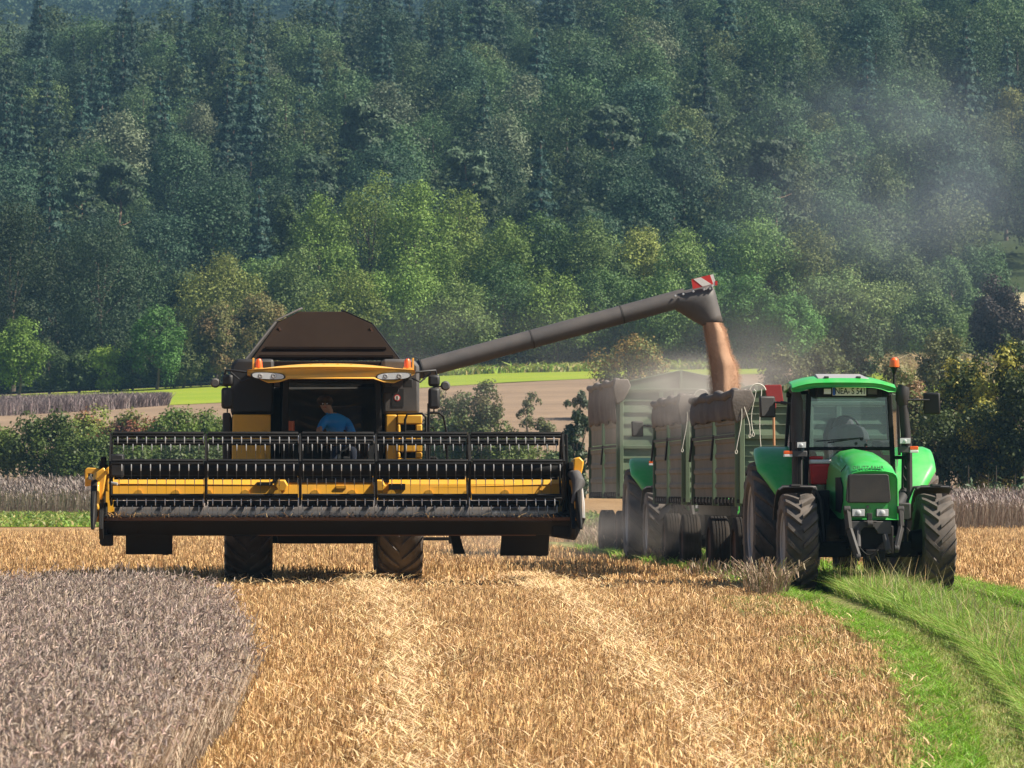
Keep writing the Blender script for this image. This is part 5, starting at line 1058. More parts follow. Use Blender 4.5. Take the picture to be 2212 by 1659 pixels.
    mb.lathe(prof, 16, 'z', (hc.x, hc.y + .03, 0)); mb.build('hair', M['hair'], o)
person((c.X + .02, c.Y - .28, .04), c.psi)
# ------------------------------------------------------------------ TRACTOR
t = Frame(4.97, 66.0, 0.055)
trac = empty('tractor', (t.X, t.Y, -.02), t.psi)
tag(trac, 'bright green tractor with a white number plate, nearest the camera, pulling trailers', 'tractor')
X, Z = t.x, t.z
def tm(mb, name, mat, parent=trac, **k): return mb.build(name, [M[m] for m in mat] if isinstance(mat, (list, tuple)) else M[mat], parent, **k)
FR, FWd, RR, RWd = .70, .46, .93, .60
for s in (-1, 1):
    wheel(trac, (s * .963, 0, FR), FR, FWd, 19, .058, s, 'front_wheel', 'rim', .12 * s)
    wheel(trac, (s * 1.06, 2.78, RR), RR, RWd, 18, .055, s, 'rear_wheel', 'rim', .3 * s)
# chassis, engine, front axle and front linkage
mb = MB(); mb.box(-.30, .30, -.5, 3.2, .62, 1.05); mb.box(-.36, .36, .1, 1.4, .75, 1.5); mb.box(-.72, .72, -.14, .14, .50, .72); mb.box(-.35, .35, 2.2, 3.3, .55, 1.4); mb.box(-.85, .85, 2.66, 2.9, .82, 1.04)
for s in (-1, 1): mb.lathe([(s * .62, .17), (s * .80, .20), (s * .84, .14)], 16, 'x', (0, 0, FR))
tm(mb, 'chassis', 'black', bevel=.02)
fr = empty('front_linkage', (0, 0, 0)); fr.parent = trac
yf = -.95; pz = lambda q: Z(q, yf)
mb = MB(); mb.prism([(X(1833, yf), pz(1123)), (X(1925, yf), pz(1123)), (X(1925, yf), pz(1151)), (X(1897, yf), pz(1150)), (X(1888, yf), pz(1136)), (X(1866, yf), pz(1136)), (X(1858, yf), pz(1145)), (X(1835, yf), pz(1141))], 'y', yf, yf + .12); tm(mb, 'weight_bracket', 'greyplastic', fr, bevel=.008)
for q0, q1, q2 in (((1829, 1098), (1834, 1140), (1853, 1200)), ((1945, 1098), (1947, 1135), (1936, 1182))):
    mb = MB(); a, b, d = t.p(*q0, yf - .02), t.p(*q1, yf - .08), t.p(*q2, yf - .25); mb.bar(a, b, .06, .10); mb.bar(b, d, .05, .10)
    mb.lathe([(-.03, .055), (.03, .055)], 14, 'x', d); mb.lathe([(-.045, .055), (.045, .055)], 14, 'x', a); tm(mb, 'lift_arm', 'darkgrey', fr, bevel=.008)
for q0, q1 in (((1852, 1140), (1853, 1178)), ((1911, 1152), (1919, 1186))):
    mb = MB(); a, b = t.p(*q0, yf - .02), t.p(*q1, yf - .1); mb.tube([a, b], .042, 12); mb.tube([a.lerp(b, .5), b + (b - a) * .15], .024, 10); tm(mb, 'lift_cylinder', 'greyplastic', fr)
mb = MB(); a = t.p(1879, 1113, yf - .06); mb.box(a.x - .03, a.x + .03, a.y, a.y + .12, a.z - .12, a.z + .05); mb.lathe([(-.04, .05), (.04, .05)], 12, 'x', (a.x, a.y, a.z - .10)); mb.tube([(a.x - .09, a.y - .02, a.z - .07), (a.x + .09, a.y - .02, a.z - .07)], .014, 8); tm(mb, 'tow_hitch', 'darkgrey', fr, bevel=.004)
mb = MB(); a, b = t.p(1856, 1178, yf - .12), t.p(1896, 1182, yf - .12); mb.tube([a.lerp(b, u) + Vector((0, 0, -.10 * math.sin(math.pi * u))) for u in np.linspace(0, 1, 9)], .009, 6); tm(mb, 'hydraulic_hose', 'black', fr)
mb = MB(); mb.box(-.28, .28, -.86, -.45, .55, .95); mb.box(-.14, .14, -1.05, -.8, .45, .62); tm(mb, 'front_support', 'black', fr, bevel=.02)
mb = MB(); a = t.p(1925, 1085, -.3); mb.box(a.x, a.x + .27, -.35, .3, 1.02, Z(1083, -.3)); tm(mb, 'battery_box', 'darkgrey', bevel=.02)
# hood
def hsec(ly, w, zb, zt, r, cx=0.0, sh=.16):
    h = w / 2
    P = [(-h, zb), (-h * 1.0, zb + (zt - zb) * .45), (-h * .99, zt - sh * 1.7), (-h * .94, zt - sh * .95), (-h * .80, zt - sh * .42), (-h * .5, zt - sh * .12), (0, zt), (h * .5, zt - sh * .12), (h * .80, zt - sh * .42), (h * .94, zt - sh * .95), (h * .99, zt - sh * 1.7), (h, zb + (zt - zb) * .45), (h, zb)]
    return [(cx + x, ly, z) for x, z in P]
hx = 0.0
mb = MB(); mb.loft([hsec(-.80, .66, 1.05, 1.66, 0, hx, .05), hsec(-.83, .68, 1.03, 1.71, 0, hx, .07), hsec(-.78, .72, 1.02, 1.755, 0, hx, .11), hsec(-.55, .75, 1.02, 1.85, 0, hx, .20), hsec(0, .77, 1.05, 1.945, 0, hx, .26), hsec(.7, .78, 1.15, 2.01, 0, hx, .30), hsec(1.32, .78, 1.25, 2.035, 0, hx, .30)])
hood = tm(mb, 'hood', 'green', bevel=.012, smooth=50)
g0, g1 = X(1827, -.84), X(1924, -.84); gz1, gz0_ = Z(1021, -.84), Z(1083, -.84)
mb = MB(); mb.prism([(g0 + .03, gz0_), (g1 - .03, gz0_), (g1, gz0_ + .04), (g1 - .03, gz1 - .02), (g1 - .06, gz1), (g0 + .06, gz1), (g0 + .03, gz1 - .02), (g0, gz0_ + .04)], 'y', -.852, -.80); gr = tm(mb, 'grille', 'darkgrey', hood, bevel=.008)
mb = MB()
for k in range(34):
    z = gz0_ + .02 + k * (gz1 - gz0_ - .04) / 33; mb.box(g0 + .05, g1 - .05, -.857, -.853, z - .003, z + .003)
tm(mb, 'grille_mesh', 'greyplastic', gr)
gc = (g0 + g1) / 2
h0, h1, l0, l1 = Z(1113, -.84), Z(1096, -.84), X(1839, -.84), X(1868, -.84)
for a, b in ((l0, l1), (X(1892, -.84), X(1919, -.84))):
    hl = tm(MB().box(a, b, -.862, -.80, h0, h1), 'headlight', 'darkgrey', hood, bevel=.01); mb = MB(); mb.box(a + .008, b - .008, -.868, -.863, h0 + .008, h1 - .008); mb.lathe([(-.878, .018), (-.872, .035), (-.868, .042)], 16, 'y', ((a + b) / 2, 0, (h0 + h1) / 2)); tm(mb, 'lens', 'offwhite', hl, bevel=.003)
mb = MB(); mb.box(gc - .025, gc + .035, -.86, -.835, h0 + .0, h0 + .045); tm(mb, 'emblem', 'white', hood, bevel=.004)
mb = MB(); mb.box(gc - .05, gc + .04, -.855, -.832, h1 - .005, h1 + .004); mb.box(gc - .03, gc + .02, -.856, -.834, h1 - .035, h1 - .025); mb.lathe([(-.845, .02), (-.83, .02)], 12, 'y', (gc - .01, 0, gz0_ - .055)); tm(mb, 'latch', 'darkgrey', hood)
for s in (-1, 1):
    xs_ = s * .378
    mb = MB(); mb.prism([(-.50, 1.30), (-.28, 1.12), (.3, 1.15), (.3, 1.62), (-.22, 1.62), (-.50, 1.48)], 'x', *sorted((xs_, xs_ + s * .012))); tm(mb, 'side_grille', 'black', hood)
    mb = MB(); mb.box(*sorted((s * .35, s * .378)), -.72, .9, .80, 1.05); tm(mb, 'engine_panel', 'black', hood, bevel=.01)
mb = MB(); mb.tube([(hx + x, -.28 + .02 * abs(x), z) for x, z in [(-.38, 1.70), (-.30, 1.80), (-.15, 1.865), (0, 1.883), (.15, 1.865), (.30, 1.80), (.38, 1.70)]], .006, 6); tm(mb, 'hood_seam', 'ink', hood)
def text_obj(body, name, size, loc, rot, mat, parent, sx=1.0, shear=0.0, ext=.002, bold=0.0):
    cu = bpy.data.curves.new(name, 'FONT'); cu.body = body; cu.size = size; cu.align_x = 'CENTER'; cu.align_y = 'CENTER'; cu.extrude = ext; cu.offset = bold
    o = bpy.data.objects.new('tmp', cu); COL.objects.link(o); bpy.context.view_layer.update()
    me = bpy.data.meshes.new_from_object(o.evaluated_get(bpy.context.evaluated_depsgraph_get())); bpy.data.objects.remove(o)
    me.transform(Matrix.Diagonal((sx, 1, 1, 1))); me.materials.clear(); me.materials.append(M[mat]); me.name = name
    r = link(name, me, parent, loc); r.rotation_euler = rot; return r
tx = text_obj('DEUTZ-FAHR', 'lettering', .074, (gc + .0, -.815, 1.752), (D2R(62), 0, 0), 'ink', hood, .98, ext=.004)
# rear fenders: shells sweeping over the rear wheels
for s in (-1, 1):
    rings = []
    for k, a in enumerate(np.linspace(-12, 118, 18)):
        ar_ = D2R(a); rad = 1.13; xi = .56; u = min(1, max(0, (a + 12) / 62)); xo = .56 + (.75 * (u ** .75)) ; xo = max(.60, xo)
        if a > 70: xo -= .10 * ((a - 70) / 48) ** 2
        cy_, cz_ = 2.78, RR
        P = lambda x, r: (s * x, cy_ - r * math.cos(ar_), cz_ + r * math.sin(ar_))
        rings.append([P(xi, rad + .02), P(xo - .10, rad + .02), P(xo - .02, rad - .01), P(xo, rad - .09), P(xo - .02, rad - .09), P(xo - .05, rad - .03), P(xo - .12, rad - .012), P(xi, rad - .012)])
    mb = MB(); mb.loft(rings); tm(mb, 'rear_fender', 'green', smooth=60)
    mb = MB(); mb.loft([[(s * .40, 2.78 - r * math.cos(D2R(a)), RR + r * math.sin(D2R(a))) for r in (1.13, .55)] + [(s * .56, 2.78 - r * math.cos(D2R(a)), RR + r * math.sin(D2R(a))) for r in (.55, 1.13)] for a in (0, 30, 60, 90, 120)]); tm(mb, 'inner_fender', 'black')
    # front fenders
    rings = []
    for a in np.linspace(80, 155, 10):
        ar_ = D2R(a); P = lambda x, r: (s * x, -r * math.cos(ar_) + .02, FR + r * math.sin(ar_)); r = FR + .085
        rings.append([P(.72, r - .015), P(.76, r + .012), P(.96, r + .02), P(1.18, r + .012), P(1.235, r - .03), P(1.225, r - .04), P(1.17, r), P(.96, r + .006), P(.76, r - .002), P(.73, r - .03)])
    mb = MB(); mb.loft(rings); ff = tm(mb, 'front_fender', 'greyplastic', smooth=60)
    mb = MB(); mb.box(*sorted((s * .93, s * 1.06)), -.12, .12, FR * 2 + .10, FR * 2 + .125); mb.box(*sorted((s * .78, s * 1.18)), -.02, .02, FR * 2 + .098, FR * 2 + .112); mb.tube([(s * .96, .0, FR * 2 + .09), (s * .70, .12, FR * 2 + .08), (s * .62, .16, FR * 2 - .1), (s * .58, .16, FR + .2), (s * .58, .1, FR)], .022, 8); tm(mb, 'fender_bracket', 'greyplastic', ff)
# cab
y0c, y1c = 1.42, 3.0
cb0, cb1, ct0, ct1 = -.60, .64, -.66, .70
c0, c1 = X(1740, y0c), X(1932, y0c); d0, d1 = X(1748, y0c), X(1922, y0c)
zc0, zc1 = Z(1060, y0c), Z(848, y0c); zs = Z(965, y0c)
mb = MB()
for (xb, xt, s) in ((c0, d0, -1), (c1, d1, 1)):
    mb.hexa([(xb - .035, y0c, zc0), (xb + .035, y0c, zc0), (xb + .035, y0c + .09, zc0), (xb - .035, y0c + .09, zc0), (xt - .035, y0c + .02, zc1), (xt + .035, y0c + .02, zc1), (xt + .035, y0c + .11, zc1), (xt - .035, y0c + .11, zc1)])
    xr = s * .80; mb.hexa([(xr - .035, 2.25, zc0), (xr + .035, 2.25, zc0), (xr + .035, 2.32, zc0), (xr - .035, 2.32, zc0), (s * .75 - .035, 2.25, zc1), (s * .75 + .035, 2.25, zc1), (s * .75 + .035, 2.32, zc1), (s * .75 - .035, 2.32, zc1)])
    mb.hexa([(xr - .04, y1c, zc0), (xr + .04, y1c, zc0), (xr + .04, y1c + .08, zc0), (xr - .04, y1c + .08, zc0), (s * .72 - .04, y1c - .08, zc1), (s * .72 + .04, y1c - .08, zc1), (s * .72 + .04, y1c, zc1), (s * .72 - .04, y1c, zc1)])
    mb.bar((xb, y0c + .05, zc0), (xr, y1c, zc0), .06, .06)
mb.box(c0 + .03, c1 - .03, y0c - .01, y0c + .06, zs - .03, zs + .015); mb.box(c0, c1, y0c + .02, y1c, 1.28, 1.34); mb.box(-.78, .78, y1c, y1c + .05, zc0, 1.75); mb.box(d0, d1, y0c - .02, y0c + .12, zc1 - .04, zc1 + .14); mb.box(-.78, .78, y1c - .1, y1c, zc1 - .02, zc1 + .08)
cabf = tm(mb, 'cab_frame', 'black', bevel=.012)
mb = MB(); yg = y0c + .03; mb.hexa([(c0 + .035, yg - .006, zs + .02), (c1 - .035, yg - .006, zs + .02), (c1 - .035, yg, zs + .02), (c0 + .035, yg, zs + .02), (d0 + .035, yg + .012, zc1 - .04), (d1 - .035, yg + .012, zc1 - .04), (d1 - .035, yg + .018, zc1 - .04), (d0 + .035, yg + .018, zc1 - .04)]); tm(mb, 'windscreen', 'glass')
mb = MB(); mb.box(c0 + .035, c1 - .035, yg - .006, yg, zc0 + .02, zs - .032); tm(mb, 'lower_window', 'glass')
MBr = MB().box(-.70, .70, y1c - .045, y1c - .039, 1.75, zc1 - .03); tm(MBr, 'rear_window', 'glass')
for s in (-1, 1):
    mb = MB(); a = c0 if s < 0 else c1; b = d0 if s < 0 else d1; mb.hexa([(a - .004, y0c + .1, zc0 + .04), (a + .004, y0c + .1, zc0 + .04), (s * .80 + .004, 2.24, zc0 + .04), (s * .80 - .004, 2.24, zc0 + .04), (b - .004, y0c + .12, zc1), (b + .004, y0c + .12, zc1), (s * .75 + .004, 2.24, zc1), (s * .75 - .004, 2.24, zc1)]); tm(mb, 'side_window', 'glass')
    mb = MB(); mb.hexa([(s * .80 - .004, 2.33, 1.7), (s * .80 + .004, 2.33, 1.7), (s * .80 + .004, y1c - .01, 1.7), (s * .80 - .004, y1c - .01, 1.7), (s * .75 - .004, 2.33, zc1), (s * .75 + .004, 2.33, zc1), (s * .72 + .004, y1c - .09, zc1), (s * .72 - .004, y1c - .09, zc1)]); tm(mb, 'side_window', 'glass')
# roof
r0, r1 = X(1709, 1.2), X(1934, 1.2); rm = (r0 + r1) / 2; rh = (r1 - r0) / 2
def rsec(ly, w, ze, zc_, th, droop):
    top, bot = [], []
    for i in range(15):
        u = -1 + 2 * i / 14; e = abs(u); z = ze + (zc_ - ze) * (1 - e ** 3); dr = droop * max(0, (e - .62) / .38) ** 1.3
        top.append((rm + w * u, ly - .10 * (1 - e ** 2), z - dr * .35)); bot.append((rm + w * u, ly - .10 * (1 - e ** 2) + .01, z - th - dr * .75 * (1 - .7 * max(0, (e - .85) / .15))))
    return top + bot[::-1]
zr0 = Z(829, 1.15)
mb = MB(); mb.loft([rsec(1.14, rh * .96, zr0 + .0, zr0 + .02, .035, .08), rsec(1.10, rh, zr0 - .01, zr0 + .035, .07, .10), rsec(1.25, rh, zr0 + .035, zr0 + .10, .09, .07), rsec(1.9, rh * .95, zr0 + .07, zr0 + .155, .10, .03), rsec(2.8, rh * .90, zr0 + .04, zr0 + .13, .10, .02), rsec(3.1, rh * .84, zr0 - .02, zr0 + .05, .06, .0)])
rf = tm(mb, 'cab_roof', 'green', bevel=.01, smooth=50)
mb = MB(); hz = lambda ly: zr0 + .035 + .065 * (ly - 1.1) / .5
mb.hexa([(rm - .37, 1.18, zr0 + .075), (rm + .37, 1.18, zr0 + .075), (rm + .33, 1.85, zr0 + .14), (rm - .33, 1.85, zr0 + .14), (rm - .37, 1.18, zr0 + .102), (rm + .37, 1.18, zr0 + .102), (rm + .33, 1.85, zr0 + .178), (rm - .33, 1.85, zr0 + .178)]); ht = tm(mb, 'roof_hatch', 'rim', rf, bevel=.012)
mb = MB()
for x in (-.24, .22): mb.box(rm + x - .03, rm + x + .03, 1.15, 1.28, zr0 + .10, zr0 + .13)
tm(mb, 'hinge', 'greyplastic', ht, bevel=.008)
# sign band under the roof: number plate with two work lamps
yp = 1.17; p0, p1 = X(1798, yp), X(1871, yp); q0_, q1_ = Z(851.5, yp), Z(833.5, yp)
pl = tm(MB().box(p0, p1, yp - .014, yp, q0_, q1_), 'number_plate', 'white', bevel=.004); pw = p1 - p0
bb_ = tm(MB().box(p0 + .004, p0 + pw * .085, yp - .0165, yp - .0145, q0_ + .004, q1_ - .004), 'blue_band', 'blueband', pl)
tz = (q0_ + q1_) / 2; ts = (q1_ - q0_) * 1.05
text_obj('NEA', 'plate_text', ts, (p0 + pw * .265, yp - .0165, tz), (D2R(90), 0, 0), 'ink', pl, .78, bold=.001)
tm(MB().lathe([(yp - .0165, .017), (yp - .0145, .017)], 16, 'y', (p0 + pw * .485, 0, tz - .01)), 'plate_seal', 'rim', pl)
text_obj('S 541', 'plate_text', ts, (p0 + pw * .775, yp - .0165, tz), (D2R(90), 0, 0), 'ink', pl, .74, bold=.001)
mb = MB(); mb.box(X(1765, yp), X(1905, yp), yp + .004, yp + .2, q0_ - .02, q1_ + .03); tm(mb, 'sign_band', 'black', bevel=.01)
for a, b, mt in ((1778, 1796, 'offwhite'), (1873, 1895, 'greyplastic')):
    lb = tm(MB().box(X(a, yp), X(b, yp), yp - .03, yp + .003, q0_ + .012, q1_ - .012), 'work_lamp', 'blackplastic', bevel=.012); tm(MB().box(X(a, yp) + .01, X(b, yp) - .01, yp - .034, yp - .031, q0_ + .022, q1_ - .022), 'lens', mt, lb, bevel=.006)
# exhaust and air stacks, lamps on brackets
mb = MB(); mb.tube([t.p(1722, 1060, 1.25), t.p(1722, 960, 1.28), t.p(1722, 880, 1.3), t.p(1721, 850, 1.3), t.p(1717, 840, 1.32), t.p(1709, 836, 1.36)], [.075, .078, .078, .07, .066, .062], 20); mb.tube([t.p(1721, 952, 1.27), t.p(1722, 860, 1.3)], .084, 20); tm(mb, 'exhaust_pipe', 'darkgrey')
mb = MB(); mb.tube([t.p(1960, 1060, 1.3), t.p(1959, 965, 1.3), t.p(1951, 868, 1.3)], [.075, .075, .068], 18); mb.tube([t.p(1951, 872, 1.3), t.p(1949, 860, 1.3), t.p(1950, 840, 1.3), t.p(1953, 831, 1.3)], [.075, .10, .10, .08], 18); mb.tube([t.p(1955, 1060, 1.3), t.p(1938, 1090, .9), t.p(1925, 1102, .6)], .085, 16); tm(mb, 'air_intake', 'blackplastic')
for s, lq, iq in ((-1, (1720, 1742, 951, 966), (1694, 1712, 1744)), (1, (1942, 1968, 942, 957), (1984, 1966, 1942))):
    ya = 1.05; lb = tm(MB().box(X(lq[0], ya), X(lq[1], ya), ya, ya + .10, Z(lq[3], ya), Z(lq[2], ya)), 'head_lamp', 'blackplastic', bevel=.01); mb = MB(); mb.box(X(lq[0], ya) + .012, X(lq[1], ya) - .012, ya - .008, ya - .001, Z(lq[3], ya) + .012, Z(lq[2], ya) - .012); mb.lathe([(ya - .016, .015), (ya - .009, .028)], 12, 'y', (X((lq[0] + lq[1]) / 2, ya), 0, (Z(lq[3], ya) + Z(lq[2], ya)) / 2)); tm(mb, 'lens', 'offwhite', lb, bevel=.004)
    zq = (971, 984) if s < 0 else (961, 975); a, b = sorted((X(iq[1], ya), X(iq[2], ya))); br = tm(MB().box(a, b, ya + .02, ya + .12, Z(zq[1], ya), Z(zq[0], ya)), 'lamp_bracket', 'greyplastic', bevel=.01); a, b = sorted((X(iq[0], ya), X(iq[1], ya))); zm_ = (Z(zq[0], ya) + Z(zq[1], ya)) / 2
    tm(MB().box(a, b, ya + .015, ya + .12, zm_ - .004, Z(zq[0], ya)), 'indicator', 'orange', br, bevel=.006); tm(MB().box(a, b, ya + .015, ya + .12, Z(zq[1], ya), zm_ - .006), 'position_light', 'white', br, bevel=.006)
    mb = MB(); xq = X(1727 if s < 0 else 1962, 1.1); mb.bar((xq, 1.12, Z(1070, 1.1)), (xq, 1.12, Z(960, 1.1)), .05, .05); mb.bar((xq, 1.12, Z(985, 1.1)), ((c0 if s < 0 else c1), y0c + .05, Z(985, 1.1)), .05, .05); tm(mb, 'stack_bracket', 'black', bevel=.008)
mb = MB()
for k in range(3): mb.tube([t.p(1950, 1000 + 25 * k, 1.2), t.p(1957, 1012 + 25 * k, 1.2)], .018, 6)
mb.tube([t.p(1950, 985, 1.2), t.p(1949, 1055, 1.2), t.p(1940, 1078, 1.1)], .018, 6); tm(mb, 'grab_rail', 'black')
# mirrors
for s, m0, m1, z0q, z1q, a0, a1 in ((-1, 1642, 1677, 899, 853, (1674, 866), (1708, 868)), (1, 1997, 2031, 892, 845, (1948, 861), (2008, 861))):
    ym = 1.25; ar_m = MB(); ar_m.tube([t.p(*a0, ym), t.p(*a1, ym)], .014, 8); ar_m.tube([t.p((a0[0] + a1[0]) / 2 - 5, a0[1] + .5, ym), t.p((a0[0] + a1[0]) / 2 + 8, a1[1], ym)], .024, 8); ao = tm(ar_m, 'mirror_arm', 'blackplastic')
    x0m, x1m = X(m0, ym), X(m1, ym); z0m, z1m = Z(z0q, ym), Z(z1q, ym); o_ = .05 * s
    mb = MB(); mb.hexa([(x0m, ym - .05 + (.10 if s > 0 else 0), z0m), (x1m, ym - .05 + (.10 if s < 0 else 0), z0m), (x1m, ym + .10, z0m), (x0m, ym + .10, z0m), (x0m - .01, ym - .05 + (.10 if s > 0 else 0), z1m), (x1m - .01, ym - .05 + (.10 if s < 0 else 0), z1m), (x1m - .01, ym + .10, z1m), (x0m - .01, ym + .10, z1m)]); tm(mb, 'mirror', 'blackplastic', ao, bevel=.03)
# beacon on its pole
b = t.p(1932, 790, 1.9); mb = MB(); mb.tube([(b.x - .01, b.y, b.z - .36), (b.x, b.y, b.z - .03)], .016, 8); mb.lathe([(-.09, .02), (-.02, .045), (0, .075)], 16, 'z', b); bp_ = tm(mb, 'beacon_pole', 'black')
mb = MB(); mb.lathe([(0, .072), (.02, .074), (.10, .066), (.135, .04), (.142, .004)], 20, 'z', b); tm(mb, 'beacon', 'orange', bp_)
# inside: seat, dash, wheel, wiper
mb = MB(); mb.box(-.25, .25, 2.25, 2.75, 1.35, 1.85); mb.loft([[(-.24, 2.62, 1.85), (.24, 2.62, 1.85), (.24, 2.8, 1.85), (-.24, 2.8, 1.85)], [(-.26, 2.72, 2.25), (.26, 2.72, 2.25), (.26, 2.86, 2.25), (-.26, 2.86, 2.25)], [(-.17, 2.78, 2.5), (.17, 2.78, 2.5), (.17, 2.88, 2.5), (-.17, 2.88, 2.5)]]); tm(mb, 'seat', 'seat', bevel=.06)
mb = MB(); mb.box(-.22, .18, 1.55, 1.9, 1.34, 2.12); mb.box(-.26, .22, 1.5, 1.85, 2.08, 2.16)
for k_, (wd_, z_) in enumerate(((.30, 2.165), (.27, 2.28), (.18, 2.36), (.06, 2.39))): pass
mb.loft([[(-.02 + w_ * math.cos(a), 1.72 + .16 * math.sin(a), z_) for a in np.linspace(0, 2 * math.pi, 17)[:-1]] for w_, z_ in ((.31, 2.162), (.29, 2.26), (.22, 2.35), (.08, 2.39))]); tm(mb, 'dashboard', 'dash', bevel=.03)
mb = MB(); ctr = Vector((-.03, 2.0, 2.34)); mb.tube([ctr + Vector((.2 * math.cos(a), .10 * math.sin(a), .17 * math.sin(a))) for a in np.linspace(0, 2 * math.pi, 25)], .017, 8); mb.bar(ctr + Vector((-.2, 0, 0)), ctr + Vector((.2, 0, 0)), .035, .02); mb.tube([ctr, (-.03, 1.85, 2.1)], .03, 8); tm(mb, 'steering_wheel', 'blackplastic')
mb = MB(); mb.tube([(.27, 2.0, 1.7), (.27, 1.98, 2.2)], .012, 6); mb.lathe([(-.03, .02), (0, .035), (.03, .02)], 10, 'z', (.27, 1.98, 2.23)); tm(mb, 'gear_lever', 'red')
mb = MB(); mb.box(.42, .74, 2.0, 2.7, 1.4, 1.95); mb.box(.30, .60, 1.55, 1.62, 2.02, 2.16); tm(mb, 'console', 'greyplastic', bevel=.04)
w1_ = t.p(1862, 945, 1.40); mb = MB(); mb.tube([t.p(1858, 943, 1.40), t.p(1790, 953, 1.40)], .010, 6); mb.tube([t.p(1858, 943, 1.40), t.p(1764, 950, 1.41)], .008, 6); mb.lathe([(1.385, .02), (1.42, .025)], 10, 'y', (w1_.x, 0, w1_.z))
for qx, qy in ((1850, 955), (1871, 958)): mb.lathe([(1.39, .018), (1.42, .022)], 10, 'y', (X(qx, 1.4), 0, Z(qy, 1.4)))
tm(mb, 'wiper', 'blackplastic')
mb = MB(); mb.box(X(1745, 1.3), X(1776, 1.3), .4, 1.35, .95, Z(1056, 1.3)); mb.box(X(1742, .6), X(1775, .6), .2, .6, .85, Z(1070, .6)); tm(mb, 'step_box', 'black', bevel=.02)
mb = MB()
for k in range(3): mb.box(-1.05, -.65, 1.35, 1.7, .55 + .28 * k, .6 + .28 * k)
tm(mb, 'cab_steps', 'black', bevel=.01)
MB_ = MB(); MB_.tube([(0, 3.2, .75), (0, 4.0, .7)], .06, 8); MB_.box(-.2, .2, 3.2, 3.5, .6, .95); tm(MB_, 'tow_bar', 'black')

# second tractor: the same make, half hidden behind the trailers
tr2 = copy_tree(trac); tr2.location = (3.78, 91.2, 0.0)
tag(tr2, 'second green tractor, mostly hidden behind the middle trailer', 'tractor')
for ch in list(tr2.children):
    if ch.name.startswith('number_plate'):
        for g2 in list(ch.children): bpy.data.objects.remove(g2)
        bpy.data.objects.remove(ch)
# red cool box in the cab
def wpt(fr_, p): return Vector((fr_.X + fr_.c * p[0] - fr_.s * p[1], fr_.Y + fr_.s * p[0] + fr_.c * p[1], p[2]))
k0, k1 = X(1750, 1.32), X(1796, 1.32); kb, kt, kl = Z(1048, 1.32), Z(1002, 1.32), Z(993, 1.32); kc = (k0 + k1) / 2
cb = empty('cool_box', wpt(t, (kc, 1.6, kb - .02)), t.psi); hw_ = (k1 - k0) / 2
mb = MB(); mb.hexa([(-hw_ + .03, -.24, .03), (hw_ - .03, -.24, .03), (hw_ - .03, .15, .03), (-hw_ + .03, .15, .03), (-hw_, -.26, kt - kb + .02), (hw_, -.26, kt - kb + .02), (hw_, .16, kt - kb + .02), (-hw_, .16, kt - kb + .02)]); mb.build('box_body', M['red'], cb, bevel=.025)
mb = MB(); mb.box(-hw_ - .005, hw_ + .005, -.265, .165, kt - kb + .022, kl - kb + .02); mb.build('box_lid', M['white'], cb, bevel=.015); MB().box(-hw_ + .0, -hw_ + .2, -.2, .1, kl - kb + .022, kl - kb + .07).build('box_handle', M['red'], cb, bevel=.02)
tag(cb, 'red cool box with a white lid behind the lower cab window of the near tractor', 'cool box')

